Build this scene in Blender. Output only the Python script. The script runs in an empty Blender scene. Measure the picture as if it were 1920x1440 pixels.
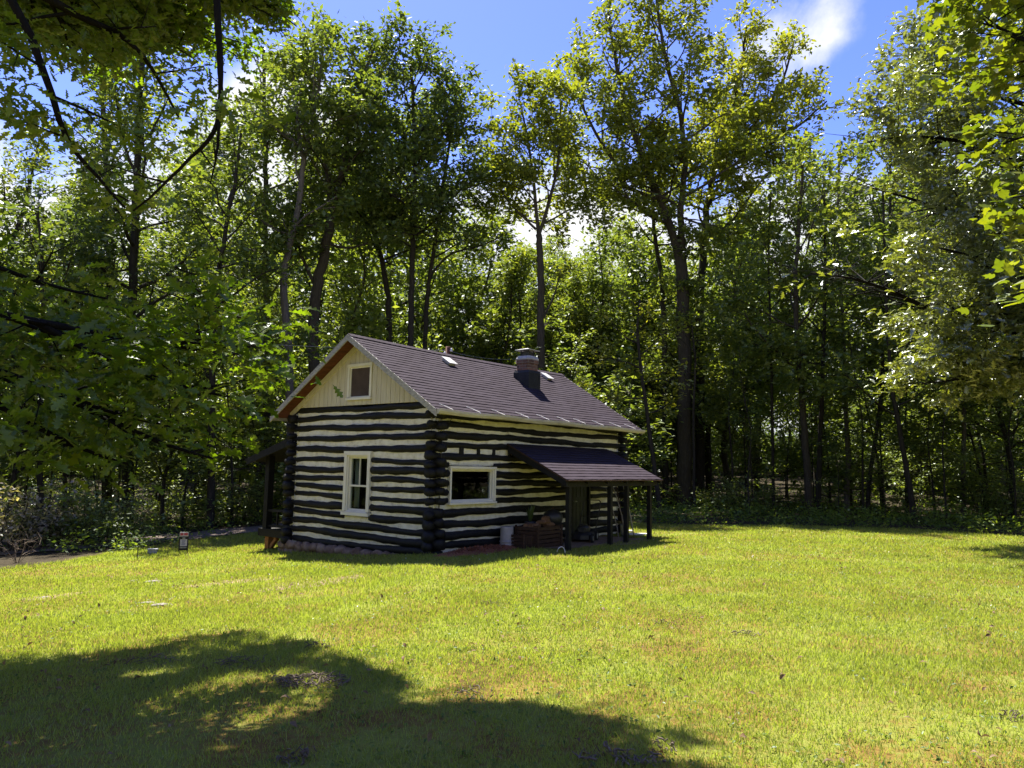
import bpy, math, random
import numpy as np
from mathutils import Matrix, Vector

# ------------------------------------------------------------------ camera, sky, sun, exposure
SC = bpy.context.scene
COL = SC.collection
F_PX, PITCH, ROLL, HC = 1394.85, math.radians(6.321), math.radians(1.153), 1.65
_c, _s = math.cos(PITCH), math.sin(PITCH)
_R0, _U0, CF = np.array([1., 0, 0]), np.array([0, -_s, _c]), np.array([0, _c, _s])
CR = _R0 * math.cos(ROLL) + _U0 * math.sin(ROLL)
CU = _U0 * math.cos(ROLL) - _R0 * math.sin(ROLL)
CO = np.array([0, 0, HC])
cam_d = bpy.data.cameras.new("camera")
cam = bpy.data.objects.new("camera", cam_d)
COL.objects.link(cam)
cam_d.sensor_fit = 'HORIZONTAL'
cam_d.sensor_width = 36.0
cam_d.lens = 36.0 * F_PX / 1920.0
cam_d.clip_start, cam_d.clip_end = 0.05, 2000
cam.matrix_world = Matrix(((CR[0], CU[0], -CF[0], 0), (CR[1], CU[1], -CF[1], 0), (CR[2], CU[2], -CF[2], HC), (0, 0, 0, 1)))
SC.camera = cam

SUN_V = np.array([-.222, .482, 1.05])            # towards the sun: behind the cabin, a little left, high
SUN_V = SUN_V / np.linalg.norm(SUN_V)
SUN_EL = math.asin(SUN_V[2])
SUN_AZ = math.atan2(SUN_V[0], SUN_V[1])          # clockwise from +Y
sun_d = bpy.data.lights.new("sun", 'SUN')
sun_d.energy, sun_d.angle, sun_d.color = 5.0, math.radians(0.53), (1.0, .94, .83)
sun = bpy.data.objects.new("sun", sun_d)
COL.objects.link(sun)
sun.rotation_euler = Vector(-SUN_V).to_track_quat('-Z', 'Y').to_euler()

SC.view_settings.view_transform = 'Standard'
SC.view_settings.look = 'None'
SC.view_settings.exposure = 1.8
SC.view_settings.gamma = 1.0
SC.cycles.max_bounces = 8
SC.cycles.diffuse_bounces = 4
SC.cycles.glossy_bounces = 2
SC.cycles.transmission_bounces = 6
SC.cycles.transparent_max_bounces = 8
SC.cycles.caustics_reflective = False
SC.cycles.caustics_refractive = False


def ray(px, py):
    return CF + CR * (px - 960) / F_PX - CU * (py - 720) / F_PX


def at(px, py, Y):                                # the point seen at a pixel of the 1920 px photograph, at distance Y ahead
    d = ray(px, py)
    return CO + d * (Y / d[1])


class NT:                                         # small node-tree helper
    def __init__(s, tree):
        s.t = tree
        s.t.nodes.clear()

    def n(s, typ, **kw):
        nd = s.t.nodes.new(typ)
        for k, v in kw.items():
            if k.startswith('i_'):
                nd.inputs[k[2:].replace('_', ' ')].default_value = v
            else:
                setattr(nd, k, v)
        return nd

    def l(s, a, b):
        s.t.links.new(a, b)

    def ramp(s, fac, stops):
        r = s.n('ShaderNodeValToRGB')
        e = r.color_ramp.elements
        while len(e) < len(stops):
            e.new(.5)
        for el, (p, c) in zip(e, stops):
            el.position = p
            el.color = (c[0], c[1], c[2], 1) if hasattr(c, '__len__') else (c, c, c, 1)
        s.l(fac, r.inputs[0])
        return r.outputs[0]

    def mixc(s, fac, a, b, mode='MIX'):
        m = s.n('ShaderNodeMix', data_type='RGBA', blend_type=mode)
        for i, v in ((0, fac), (6, a), (7, b)):
            if hasattr(v, 'is_output'):
                s.l(v, m.inputs[i])
            elif i == 0:
                m.inputs[0].default_value = v
            else:
                m.inputs[i].default_value = (v[0], v[1], v[2], 1)
        return m.outputs[2]

    def math(s, op, a, b=None, clamp=False):
        m = s.n('ShaderNodeMath', operation=op, use_clamp=clamp)
        for i, v in ((0, a), (1, b)):
            if v is None:
                continue
            if hasattr(v, 'is_output'):
                s.l(v, m.inputs[i])
            else:
                m.inputs[i].default_value = v
        return m.outputs[0]

    def noise(s, vec, scale, detail=4, rough=.55, dist=0.0):
        n = s.n('ShaderNodeTexNoise')
        n.inputs['Scale'].default_value = scale
        n.inputs['Detail'].default_value = detail
        n.inputs['Roughness'].default_value = rough
        n.inputs['Distortion'].default_value = dist
        if vec is not None:
            s.l(vec, n.inputs['Vector'])
        return n.outputs[0]


world = bpy.data.worlds.new("World")
SC.world = world
world.use_nodes = True
w = NT(world.node_tree)
sky = w.n('ShaderNodeTexSky', sky_type='NISHITA')
sky.sun_disc = False
sky.sun_elevation, sky.sun_rotation = SUN_EL, SUN_AZ
sky.air_density, sky.dust_density, sky.ozone_density = 1.0, .3, 2.5
bg1 = w.n('ShaderNodeBackground')
hsv = w.n('ShaderNodeHueSaturation')
hsv.inputs['Saturation'].default_value = 1.25
hsv.inputs['Hue'].default_value = .528
w.l(sky.outputs[0], hsv.inputs['Color'])
w.l(hsv.outputs[0], bg1.inputs[0])
bg1.inputs[1].default_value = .080
bg2 = w.n('ShaderNodeBackground')
tc = w.n('ShaderNodeTexCoord')
dirv = tc.outputs['Generated']
nz = w.noise(dirv, 3.2, 9, .58, .3)
nz2 = w.noise(dirv, 9.0, 6, .6)
sep = w.n('ShaderNodeSeparateXYZ')
w.l(dirv, sep.inputs[0])
mr = w.n('ShaderNodeMapRange', interpolation_type='SMOOTHSTEP')
for i, v in enumerate((.28, .47, .30, -.16)):
    mr.inputs[i + 1].default_value = v
w.l(sep.outputs[2], mr.inputs[0])
bias = mr.outputs[0]
for (px, py, r0, amt) in ((1490, 40, .075, .27), (1600, 50, .06, .20), (880, 60, .018, .11), (1400, 160, .06, .2), (60, 330, .05, -.2), (490, 220, .09, .3), (560, 250, .08, .25)):
    d = ray(px, py)
    d = d / np.linalg.norm(d)
    dp = w.n('ShaderNodeVectorMath', operation='DISTANCE')
    dp.inputs[1].default_value = d
    w.l(dirv, dp.inputs[0])
    m2 = w.n('ShaderNodeMapRange', interpolation_type='SMOOTHSTEP')
    for i, v in enumerate((r0 * .2, r0 * 1.7, amt, 0.0)):
        m2.inputs[i + 1].default_value = v
    w.l(dp.outputs['Value'], m2.inputs[0])
    bias = w.math('ADD', bias, m2.outputs[0])
den = w.math('ADD', w.math('ADD', nz, w.math('MULTIPLY', nz2, .25)), bias)
cov = w.n('ShaderNodeMapRange', interpolation_type='SMOOTHSTEP')
for i, v in enumerate((.66, .90, 0, 1)):
    cov.inputs[i + 1].default_value = v
w.l(den, cov.inputs[0])
ccol = w.ramp(nz2, [(.3, (.80, .84, .92)), (.65, (1, 1, 1))])
w.l(ccol, bg2.inputs[0])
bg2.inputs[1].default_value = .34
mixs = w.n('ShaderNodeMixShader')
w.l(cov.outputs[0], mixs.inputs[0])
w.l(bg1.outputs[0], mixs.inputs[1])
w.l(bg2.outputs[0], mixs.inputs[2])
wo = w.n('ShaderNodeOutputWorld')
w.l(mixs.outputs[0], wo.inputs[0])

# ------------------------------------------------------------------ materials
MATS = {}


def mat(name):
    m = bpy.data.materials.new(name)
    m.use_nodes = True
    MATS[name] = m
    return NT(m.node_tree)


def finish(t, shader, bump=None, bs=.3, bd=.02):
    o = t.n('ShaderNodeOutputMaterial')
    t.l(shader.outputs[0], o.inputs[0])
    if bump is not None:
        b = t.n('ShaderNodeBump')
        b.inputs['Strength'].default_value = bs
        b.inputs['Distance'].default_value = bd
        t.l(bump, b.inputs['Height'])
        t.l(b.outputs[0], shader.inputs['Normal'])


def objco(t, scale=(1, 1, 1), world=False):
    if world:
        src = t.n('ShaderNodeNewGeometry').outputs['Position']
    else:
        src = t.n('ShaderNodeTexCoord').outputs['Object']
    mp = t.n('ShaderNodeMapping')
    mp.inputs['Scale'].default_value = scale
    t.l(src, mp.inputs['Vector'])
    return mp.outputs[0]


def simple(name, stops, scale=6, rough=.7, vscale=(1, 1, 1), bump=.2, metal=0.0, bscale=None, spec=.3, detail=6):
    t = mat(name)
    v = objco(t, vscale)
    nzz = t.noise(v, scale, detail, .6)
    c = t.ramp(nzz, stops)
    p = t.n('ShaderNodeBsdfPrincipled')
    t.l(c, p.inputs['Base Color'])
    p.inputs['Roughness'].default_value = rough
    p.inputs['Metallic'].default_value = metal
    p.inputs['Specular IOR Level'].default_value = spec
    b = t.noise(v, bscale or scale * 4, 5, .6)
    finish(t, p, b, bump, .02)


def leafmat(name, stops, trans=(1.65, 1.65, .5), tmix=.44, gloss=.022, rough=.40, patch=0.0):
    t = mat(name)
    g = t.n('ShaderNodeNewGeometry')
    oi = t.n('ShaderNodeObjectInfo')
    fac = g.outputs['Random Per Island']
    if patch:
        nzz = t.noise(g.outputs['Position'], patch, 4, .6)
        fac = t.math('ADD', t.math('MULTIPLY', fac, .45), t.math('MULTIPLY', t.math('SUBTRACT', nzz, .2), .95), True)
    else:
        fac = t.math('ADD', t.math('MULTIPLY', fac, .7), t.math('MULTIPLY', oi.outputs['Random'], .3), True)
    c = t.ramp(fac, stops)
    d = t.n('ShaderNodeBsdfDiffuse')
    t.l(c, d.inputs[0])
    tr = t.n('ShaderNodeBsdfTranslucent')
    t.l(t.mixc(1.0, c, trans, 'MULTIPLY'), tr.inputs[0])
    m1 = t.n('ShaderNodeMixShader')
    m1.inputs[0].default_value = tmix
    t.l(d.outputs[0], m1.inputs[1])
    t.l(tr.outputs[0], m1.inputs[2])
    gl = t.n('ShaderNodeBsdfGlossy')
    gl.inputs['Roughness'].default_value = rough
    gl.inputs[0].default_value = (.9, .95, 1, 1)
    fr = t.n('ShaderNodeLayerWeight')
    fr.inputs[0].default_value = .3
    m2 = t.n('ShaderNodeMixShader')
    t.l(t.math('ADD', t.math('MULTIPLY', fr.outputs[0], .16 if gloss > .03 else .07), gloss), m2.inputs[0])
    t.l(m1.outputs[0], m2.inputs[1])
    t.l(gl.outputs[0], m2.inputs[2])
    o = t.n('ShaderNodeOutputMaterial')
    t.l(m2.outputs[0], o.inputs[0])


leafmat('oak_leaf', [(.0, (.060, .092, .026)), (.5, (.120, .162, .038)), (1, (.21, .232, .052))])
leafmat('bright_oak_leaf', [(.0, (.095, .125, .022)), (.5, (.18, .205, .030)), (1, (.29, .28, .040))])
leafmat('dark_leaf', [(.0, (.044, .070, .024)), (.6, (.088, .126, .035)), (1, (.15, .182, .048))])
leafmat('near_leaf', [(.0, (.060, .095, .012)), (.5, (.125, .165, .016)), (1, (.21, .225, .020))], (1.45, 1.8, .3), .52, .02, .35)
leafmat('glossy_oak_leaf', [(.0, (.070, .090, .022)), (.5, (.15, .172, .030)), (.85, (.215, .24, .036)), (1, (.28, .225, .05))], gloss=.11, rough=.32)
leafmat('understory_leaf', [(.0, (.075, .115, .028)), (.5, (.15, .195, .044)), (1, (.24, .275, .07))], gloss=.03, rough=.42)
leafmat('maple_leaf', [(.0, (.045, .075, .012)), (.5, (.10, .132, .016)), (1, (.17, .185, .020))], (1.6, 1.65, .3), .5, .03, .36)
leafmat('grey_leaf', [(.0, (.14, .15, .08)), (.5, (.28, .25, .18)), (1, (.42, .36, .30))], gloss=.02)
leafmat('grass_blade', [(.0, (.165, .15, .042)), (.15, (.210, .235, .046)), (.55, (.24, .287, .052)), (1, (.40, .40, .12))], (1.32, 1.42, .55), .5, .01, .5, patch=.55)
leafmat('weed_leaf', [(.0, (.055, .095, .022)), (.5, (.10, .155, .03)), (1, (.18, .22, .04))], gloss=.01)
leafmat('dry_leaf', [(.0, (.09, .055, .030)), (.5, (.17, .115, .065)), (1, (.28, .21, .135))], (1, .9, .7), .2, .0)
leafmat('glint_speck', [(.0, (.6, .6, .5)), (1, (.8, .8, .75))], (1, 1, 1), .3, .02)  # plain white for the specks that imitate glints


def bark(name, a, b, c):
    t = mat(name)
    v = objco(t, (1, 1, .16))
    n1 = t.noise(v, 22, 6, .65, .6)
    n2 = t.noise(objco(t), 1.6, 3)
    col = t.mixc(t.math('MULTIPLY', n2, .7), t.ramp(n1, [(.3, a), (.55, b), (.75, c)]), (b[0] * .7, b[1] * .8, b[2] * .65))
    p = t.n('ShaderNodeBsdfPrincipled')
    t.l(col, p.inputs['Base Color'])
    p.inputs['Roughness'].default_value = .9
    p.inputs['Specular IOR Level'].default_value = .15
    finish(t, p, n1, .8, .04)


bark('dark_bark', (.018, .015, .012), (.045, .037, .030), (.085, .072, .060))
bark('silhouette_bark', (.004, .0035, .003), (.009, .0075, .006), (.02, .017, .014))  # bark blackened so the near branches read as backlit silhouettes
bark('grey_bark', (.07, .058, .05), (.15, .125, .11), (.25, .215, .19))
bark('brown_bark', (.03, .024, .018), (.075, .06, .045), (.14, .115, .09))

simple('black_log_paint', [(.3, (.005, .005, .0055)), (.6, (.009, .009, .010)), (.8, (.020, .0195, .020))], 7, .62, (1, 1, 1), .5, spec=.25)
simple('cream_chinking', [(.22, (.36, .32, .22)), (.40, (.64, .61, .51)), (.6, (.74, .715, .62)), (.8, (.80, .78, .70))], 8, .85, (1, 1, 1), .5)
simple('cream_siding', [(.22, (.36, .32, .22)), (.42, (.52, .475, .35)), (.8, (.60, .56, .44))], 3, .7, (4, 4, .5), .15)
simple('window_paint', [(.3, (.66, .63, .52)), (.7, (.74, .715, .61))], 5, .55, (1, 1, 1), .08)
simple('weathered_white', [(.3, (.20, .19, .175)), (.55, (.34, .33, .30)), (.8, (.46, .45, .42))], 5, .7, (2, 2, 6), .2)
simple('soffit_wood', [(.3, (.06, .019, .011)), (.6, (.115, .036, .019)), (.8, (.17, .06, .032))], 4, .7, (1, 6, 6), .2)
simple('porch_wood', [(.3, (.17, .07, .02)), (.6, (.29, .13, .04)), (.8, (.38, .19, .07))], 4, .75, (6, 6, 1), .3)
simple('stone', [(.3, (.10, .058, .038)), (.55, (.22, .15, .105)), (.8, (.36, .28, .21))], 5, .9, (1, 1, 1), .7)
simple('pale_stone', [(.3, (.13, .115, .095)), (.7, (.26, .235, .20))], 5, .9, (1, 1, 1), .6)
simple('tar', [(.3, (.008, .009, .010)), (.7, (.020, .021, .024))], 6, .55, (1, 1, 1), .4)
simple('concrete', [(.3, (.26, .26, .27)), (.7, (.42, .42, .43))], 8, .85, (1, 1, 1), .4)
simple('grey_metal', [(.3, (.36, .36, .35)), (.7, (.50, .50, .49))], 8, .45, (1, 1, 1), .05, .3, spec=.5)
simple('black_metal', [(.3, (.012, .012, .013)), (.7, (.03, .03, .032))], 8, .45, (1, 1, 1), .1, spec=.5)
simple('red_metal', [(.3, (.16, .015, .012)), (.7, (.22, .03, .02))], 8, .4, (1, 1, 1), .05, spec=.5)
simple('rubber', [(.3, (.012, .012, .012)), (.7, (.022, .022, .022))], 8, .8)
simple('bucket_plastic', [(.3, (.28, .25, .235)), (.7, (.40, .37, .35))], 4, .5, (1, 1, 1), .05)
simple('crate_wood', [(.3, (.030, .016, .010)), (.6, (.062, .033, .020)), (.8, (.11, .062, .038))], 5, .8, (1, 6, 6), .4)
simple('firewood', [(.3, (.09, .045, .025)), (.6, (.18, .10, .055)), (.8, (.28, .17, .10))], 7, .85, (1, 1, 1), .4)
simple('mulch', [(.3, (.13, .042, .022)), (.55, (.26, .095, .05)), (.8, (.40, .19, .11))], 40, .9, (1, 1, 1), .8)
simple('grey_wood', [(.3, (.16, .14, .12)), (.6, (.30, .27, .24)), (.8, (.42, .39, .35))], 6, .8, (6, 6, 1), .3)
simple('white_paint', [(.3, (.68, .67, .64)), (.7, (.80, .79, .76))], 6, .6, (1, 1, 1), .08)
simple('gutter_paint', [(.25, (.30, .28, .23)), (.5, (.46, .44, .38)), (.8, (.58, .56, .50))], 3, .6, (1, 4, 4), .1)
simple('white_paper', [(.3, (.40, .39, .42)), (.7, (.50, .49, .52))], 6, .6)
simple('sign_black', [(.3, (.008, .009, .010)), (.7, (.015, .016, .018))], 6, .5)
simple('sign_red', [(.3, (.32, .05, .07)), (.7, (.42, .08, .10))], 6, .5)
simple('sign_ink', [(.3, (.10, .10, .22)), (.7, (.16, .16, .28))], 6, .6)
simple('green_plastic', [(.3, (.004, .007, .005)), (.7, (.007, .013, .009))], 6, .5)
simple('wire', [(.3, (.30, .30, .30)), (.7, (.4, .4, .4))], 6, .5)
simple('screen_mesh', [(.3, (.050, .034, .028)), (.7, (.085, .06, .05))], 3, .8, (1, 1, 1), .2)
simple('curtain', [(.3, (.30, .30, .27)), (.7, (.42, .42, .38))], 3, .9)
simple('twig_wood', [(.3, (.06, .043, .030)), (.6, (.16, .122, .09)), (.8, (.30, .24, .185))], 12, .9, (1, 1, 1), .5)
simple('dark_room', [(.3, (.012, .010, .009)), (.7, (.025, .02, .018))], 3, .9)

t = mat('window_glass')
g1 = t.n('ShaderNodeBsdfTransparent')
g1.inputs[0].default_value = (.75, .8, .78, 1)
g2 = t.n('ShaderNodeBsdfGlossy')
g2.inputs['Roughness'].default_value = .02
fr = t.n('ShaderNodeLayerWeight')
fr.inputs[0].default_value = .5
mx = t.n('ShaderNodeMixShader')
t.l(t.math('ADD', t.math('MULTIPLY', t.math('POWER', fr.outputs['Facing'], 4.0), .7), .03), mx.inputs[0])
t.l(g1.outputs[0], mx.inputs[1])
t.l(g2.outputs[0], mx.inputs[2])
finish(t, mx)

t = mat('roof_shingle')
uv = t.n('ShaderNodeUVMap').outputs[0]
br = t.n('ShaderNodeTexBrick')
br.offset = .37
for k, v in (('Scale', 1.0), ('Mortar Size', .0035), ('Brick Width', .31), ('Row Height', .1302), ('Bias', 0.0)):
    br.inputs[k].default_value = v
br.inputs['Color1'].default_value = (.037, .028, .039, 1)
br.inputs['Color2'].default_value = (.046, .036, .049, 1)
br.inputs['Mortar'].default_value = (.035, .03, .035, 1)
t.l(uv, br.inputs['Vector'])
gr = t.noise(uv, 55, 4, .7)
bl = t.noise(uv, 1.3, 4, .6)
c = t.mixc(.6, br.outputs[0], t.ramp(gr, [(.3, .35), (.7, 1.0)]), 'MULTIPLY')
c = t.mixc(.5, c, t.ramp(bl, [(.3, (.72, .62, .62)), (.7, (1.15, 1.15, 1.18))]), 'MULTIPLY')
p = t.n('ShaderNodeBsdfPrincipled')
t.l(c, p.inputs['Base Color'])
p.inputs['Roughness'].default_value = .9
p.inputs['Specular IOR Level'].default_value = .10
finish(t, p, gr, .35, .008)

t = mat('old_brick')
uv = t.n('ShaderNodeUVMap').outputs[0]
br = t.n('ShaderNodeTexBrick')
for k, v in (('Scale', 1.0), ('Mortar Size', .008), ('Brick Width', .19), ('Row Height', .066)):
    br.inputs[k].default_value = v
br.inputs['Color1'].default_value = (.075, .035, .025, 1)
br.inputs['Color2'].default_value = (.20, .10, .07, 1)
br.inputs['Mortar'].default_value = (.17, .14, .12, 1)
t.l(uv, br.inputs['Vector'])
n1 = t.noise(uv, 14, 5)
c = t.mixc(.6, br.outputs[0], t.ramp(n1, [(.3, .4), (.7, 1.1)]), 'MULTIPLY')
p = t.n('ShaderNodeBsdfPrincipled')
t.l(c, p.inputs['Base Color'])
p.inputs['Roughness'].default_value = .9
finish(t, p, br.outputs[1], -.5, .01)

t = mat('ground_soil')
v = objco(t, world=True)
n1 = t.noise(v, .9, 6, .62, .4)
n2 = t.noise(v, 14, 6, .7)
n3 = t.noise(v, .33, 4, .6)
lawn = t.ramp(t.math('ADD', t.math('MULTIPLY', n1, .6), t.math('MULTIPLY', n2, .4)), [(.36, (.080, .048, .018)), (.45, (.165, .105, .026)), (.52, (.165, .165, .032)), (.66, (.19, .24, .038))])
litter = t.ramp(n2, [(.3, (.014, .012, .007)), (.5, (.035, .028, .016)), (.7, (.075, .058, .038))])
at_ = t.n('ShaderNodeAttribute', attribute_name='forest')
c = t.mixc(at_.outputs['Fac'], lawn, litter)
p = t.n('ShaderNodeBsdfPrincipled')
t.l(c, p.inputs['Base Color'])
p.inputs['Roughness'].default_value = .95
p.inputs['Specular IOR Level'].default_value = .1
finish(t, p, n2, .8, .04)
simple('path_gravel', [(.3, (.065, .048, .036)), (.5, (.115, .088, .068)), (.75, (.20, .16, .13))], 25, .95, (1, 1, 1), .7)
simple('bare_soil', [(.3, (.14, .085, .05)), (.5, (.21, .14, .085)), (.75, (.30, .21, .145))], 9, .95, (1, 1, 1), .7)


# ------------------------------------------------------------------ mesh helpers
def tag(o, label=None, cat=None, group=None, kind=None):
    for k, v in (('label', label), ('category', cat), ('group', group), ('kind', kind)):
        if v:
            o[k] = v
    return o


def empty(name, loc, rz=0, **kw):
    o = bpy.data.objects.new(name, None)
    COL.objects.link(o)
    o.location = loc
    o.rotation_euler = (0, 0, rz)
    o.empty_display_size = .2
    return tag(o, **kw)


class MB:
    def __init__(s):
        s.v, s.f, s.uv = [], [], []

    def face(s, pts, uv=None):
        i = len(s.v)
        s.v += [tuple(p) for p in pts]
        s.f.append(tuple(range(i, i + len(pts))))
        s.uv += list(uv) if uv else [(0, 0)] * len(pts)

    def hexa(s, p):                               # eight corners: bottom ring then top ring
        for q in ((0, 3, 2, 1), (4, 5, 6, 7), (0, 1, 5, 4), (1, 2, 6, 5), (2, 3, 7, 6), (3, 0, 4, 7)):
            i = len(s.v)
            s.v += [tuple(p[k]) for k in q]
            s.f.append((i, i + 1, i + 2, i + 3))
            s.uv += [(0, 0)] * 4

    def box(s, x0, x1, y0, y1, z0, z1, fn=None):
        p = [(x0, y0, z0), (x1, y0, z0), (x1, y1, z0), (x0, y1, z0), (x0, y0, z1), (x1, y0, z1), (x1, y1, z1), (x0, y1, z1)]
        s.hexa([fn(*q) for q in p] if fn else p)

    def bar(s, a, b, wd, ht, up=(0, 0, 1)):       # rectangular bar from a to b
        a, b, up = np.array(a, float), np.array(b, float), np.array(up, float)
        d = b - a
        d /= np.linalg.norm(d)
        x = np.cross(d, up)
        x = x / max(np.linalg.norm(x), 1e-6) * wd / 2
        y = np.cross(x, d)
        y = y / max(np.linalg.norm(y), 1e-6) * ht / 2
        s.hexa([a - x - y, a + x - y, b + x - y, b - x - y, a - x + y, a + x + y, b + x + y, b - x + y])

    def tube(s, pts, rad, n=8, caps=True, squash=1.0, seed=None, rough=0.0):
        pts = np.array(pts, float)
        rad = np.broadcast_to(np.array(rad, float), (len(pts),))
        V = tube_ring(pts, rad, n, squash)
        if rough:
            rs = np.random.RandomState(seed or 0)
            V = V + (V - pts[:, None, :]) * (rs.rand(len(pts), n, 1) - .5) * rough
        i0 = len(s.v)
        m = len(pts)
        s.v += [tuple(q) for q in V.reshape(-1, 3)]
        for i in range(m - 1):
            for k in range(n):
                s.f.append((i0 + i * n + k, i0 + i * n + (k + 1) % n, i0 + (i + 1) * n + (k + 1) % n, i0 + (i + 1) * n + k))
                s.uv += [(0, 0)] * 4
        if caps:
            s.f.append(tuple(i0 + k for k in range(n))[::-1])
            s.f.append(tuple(i0 + (m - 1) * n + k for k in range(n)))
            s.uv += [(0, 0)] * (2 * n)

    def lathe(s, prof, n=20, c=(0, 0, 0)):        # (radius, z) profile about z
        i0 = len(s.v)
        for r, z in prof:
            for k in range(n):
                a = 2 * math.pi * k / n
                s.v.append((c[0] + r * math.cos(a), c[1] + r * math.sin(a), c[2] + z))
        for i in range(len(prof) - 1):
            for k in range(n):
                s.f.append((i0 + i * n + k, i0 + i * n + (k + 1) % n, i0 + (i + 1) * n + (k + 1) % n, i0 + (i + 1) * n + k))
                s.uv += [(0, 0)] * 4

    def build(s, name, m, parent=None, smooth=False, bevel=0.0, **kw):
        me = bpy.data.meshes.new(name)
        me.from_pydata(s.v, [], s.f)
        ul = me.uv_layers.new(name='UVMap')
        ul.data.foreach_set('uv', np.array(s.uv, 'f').ravel())
        me.materials.append(MATS[m])
        if smooth:
            me.polygons.foreach_set('use_smooth', [True] * len(me.polygons))
        o = bpy.data.objects.new(name, me)
        COL.objects.link(o)
        if parent:
            o.parent = parent
        if bevel:
            b = o.modifiers.new('bevel', 'BEVEL')
            b.width = bevel
            b.segments = 2
            b.limit_method = 'ANGLE'
        return tag(o, **kw)


def tube_ring(pts, rad, n, squash=1.0):
    m = len(pts)
    T = np.gradient(pts, axis=0)
    T /= np.linalg.norm(T, axis=1, keepdims=True) + 1e-9
    ref = np.array([0, 0, 1.]) if abs(T[:, 2]).mean() < .75 else np.array([1., 0, 0])
    X = np.cross(T, ref)
    X /= np.linalg.norm(X, axis=1, keepdims=True) + 1e-9
    Y = np.cross(X, T)
    a = np.arange(n) * 2 * math.pi / n
    return pts[:, None, :] + rad[:, None, None] * (np.cos(a)[None, :, None] * X[:, None, :] + squash * np.sin(a)[None, :, None] * Y[:, None, :])


def np_mesh(name, V, tris, m, smooth=False):
    me = bpy.data.meshes.new(name)
    V = np.asarray(V, np.float32)
    tris = np.asarray(tris, np.int32)
    k = tris.shape[1]
    me.vertices.add(len(V))
    me.vertices.foreach_set('co', V.ravel())
    me.loops.add(tris.size)
    me.loops.foreach_set('vertex_index', tris.ravel())
    me.polygons.add(len(tris))
    me.polygons.foreach_set('loop_start', np.arange(0, tris.size, k, dtype=np.int32))
    if smooth:
        me.polygons.foreach_set('use_smooth', np.ones(len(tris), bool))
    me.materials.append(MATS[m])
    me.update(calc_edges=True)
    return me


def obj(name, me, parent=None, **kw):
    o = bpy.data.objects.new(name, me)
    COL.objects.link(o)
    if parent:
        o.parent = parent
    return tag(o, **kw)


# ------------------------------------------------------------------ terrain
def lump(x, y):
    return .5 * np.sin(x * 1.3 + 1.7 * np.sin(y * .7)) * np.sin(y * 1.1 + 1.3 * np.sin(x * .5 + 1)) + .3 * np.sin(x * 3.1 + y * 2.3) * np.sin(y * 2.9 - x * 1.7)


def gz(x, y):
    x, y = np.asarray(x, float), np.asarray(y, float)
    tt = np.maximum(0, -(x + 1.4))
    z = -1.3 * (1 - np.exp(-tt * .115 / 1.3)) * np.clip((y - 1) / 7, .25, 1)
    d = np.hypot(x, y)
    r = np.maximum(0, d - 33)
    z = z + .07 * r * r / (r + 14)
    return z + .018 * lump(x, y)


def lawn_mask(x, y):                              # > 0 on the mown lawn
    x, y = np.asarray(x, float), np.asarray(y, float)
    far = np.where(x > 3, 23.0 + .25 * np.sin(x * .9), 25.5)
    far = np.where(x > 12, 23.0 - (x - 12) * .9, far)
    wob = .45 * np.sin(y * .8) + .3 * np.sin(y * 2.1 + x)
    left = -11.5 - .1 * (y - 19) + np.where(y > 15, (y - 15) * .42, 0) + wob * .4   # near edge of the path
    left = np.minimum(left, -4.6)
    m = np.minimum(far - y, x - left)
    return np.minimum(m, 17 - x)


gx = np.concatenate([np.linspace(-150, -22, 30), np.linspace(-21, 21, 190), np.linspace(22, 150, 30)])
gy = np.concatenate([np.linspace(-60, -4, 12), np.linspace(-3, 34, 170), np.linspace(35, 170, 45)])
X, Y = np.meshgrid(gx, gy)
Z = gz(X, Y)
nx, ny = len(gx), len(gy)
idx = np.arange(nx * ny).reshape(ny, nx)
quads = np.stack([idx[:-1, :-1], idx[:-1, 1:], idx[1:, 1:], idx[1:, :-1]], -1).reshape(-1, 4)
me = np_mesh('ground', np.stack([X, Y, Z], -1).reshape(-1, 3), quads, 'ground_soil', True)
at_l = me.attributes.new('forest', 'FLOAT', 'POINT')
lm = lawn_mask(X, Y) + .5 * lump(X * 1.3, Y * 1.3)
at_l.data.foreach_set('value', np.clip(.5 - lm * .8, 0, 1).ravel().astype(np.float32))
obj('ground', me, kind='structure')


def patch_sheet(name, m, cx, cy, rx, ry, rot, dz, seed, **kw):      # an irregular thin sheet following the ground
    rs = random.Random(seed)
    b = MB()
    n = 40
    ph = [rs.uniform(0, 6.3) for _ in range(4)]
    for ring in range(5):
        for k in range(n):
            a = 2 * math.pi * k / n
            q = 1 + .16 * math.sin(2 * a + ph[0]) + .12 * math.sin(3 * a + ph[1]) + .08 * math.sin(7 * a + ph[2]) + .05 * math.sin(11 * a + ph[3])
            r = ring / 4 * q
            u, v = r * rx * math.cos(a), r * ry * math.sin(a)
            x = cx + u * math.cos(rot) - v * math.sin(rot)
            y = cy + u * math.sin(rot) + v * math.cos(rot)
            b.v.append((x, y, float(gz(x, y)) + dz(ring / 4)))
    for ring in range(4):
        for k in range(n):
            b.f.append((ring * n + k, ring * n + (k + 1) % n, (ring + 1) * n + (k + 1) % n, (ring + 1) * n + k))
            b.uv += [(0, 0)] * 4
    return b.build(name, m, smooth=True, **kw)


# gravel path across the left, dropping behind the cabin
PATH = [(-26, 13.5), (-19.5, 16.5), (-15.6, 18.6), (-13.4, 20.0), (-11.4, 21.6), (-9.6, 23.6), (-7.6, 26.4), (-5, 29), (-1, 31)]


def path_pts(n=60):
    P = np.array(PATH, float)
    tt = np.linspace(0, len(P) - 1, n)
    return np.stack([np.interp(tt, np.arange(len(P)), P[:, k]) for k in (0, 1)], -1)


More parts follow.
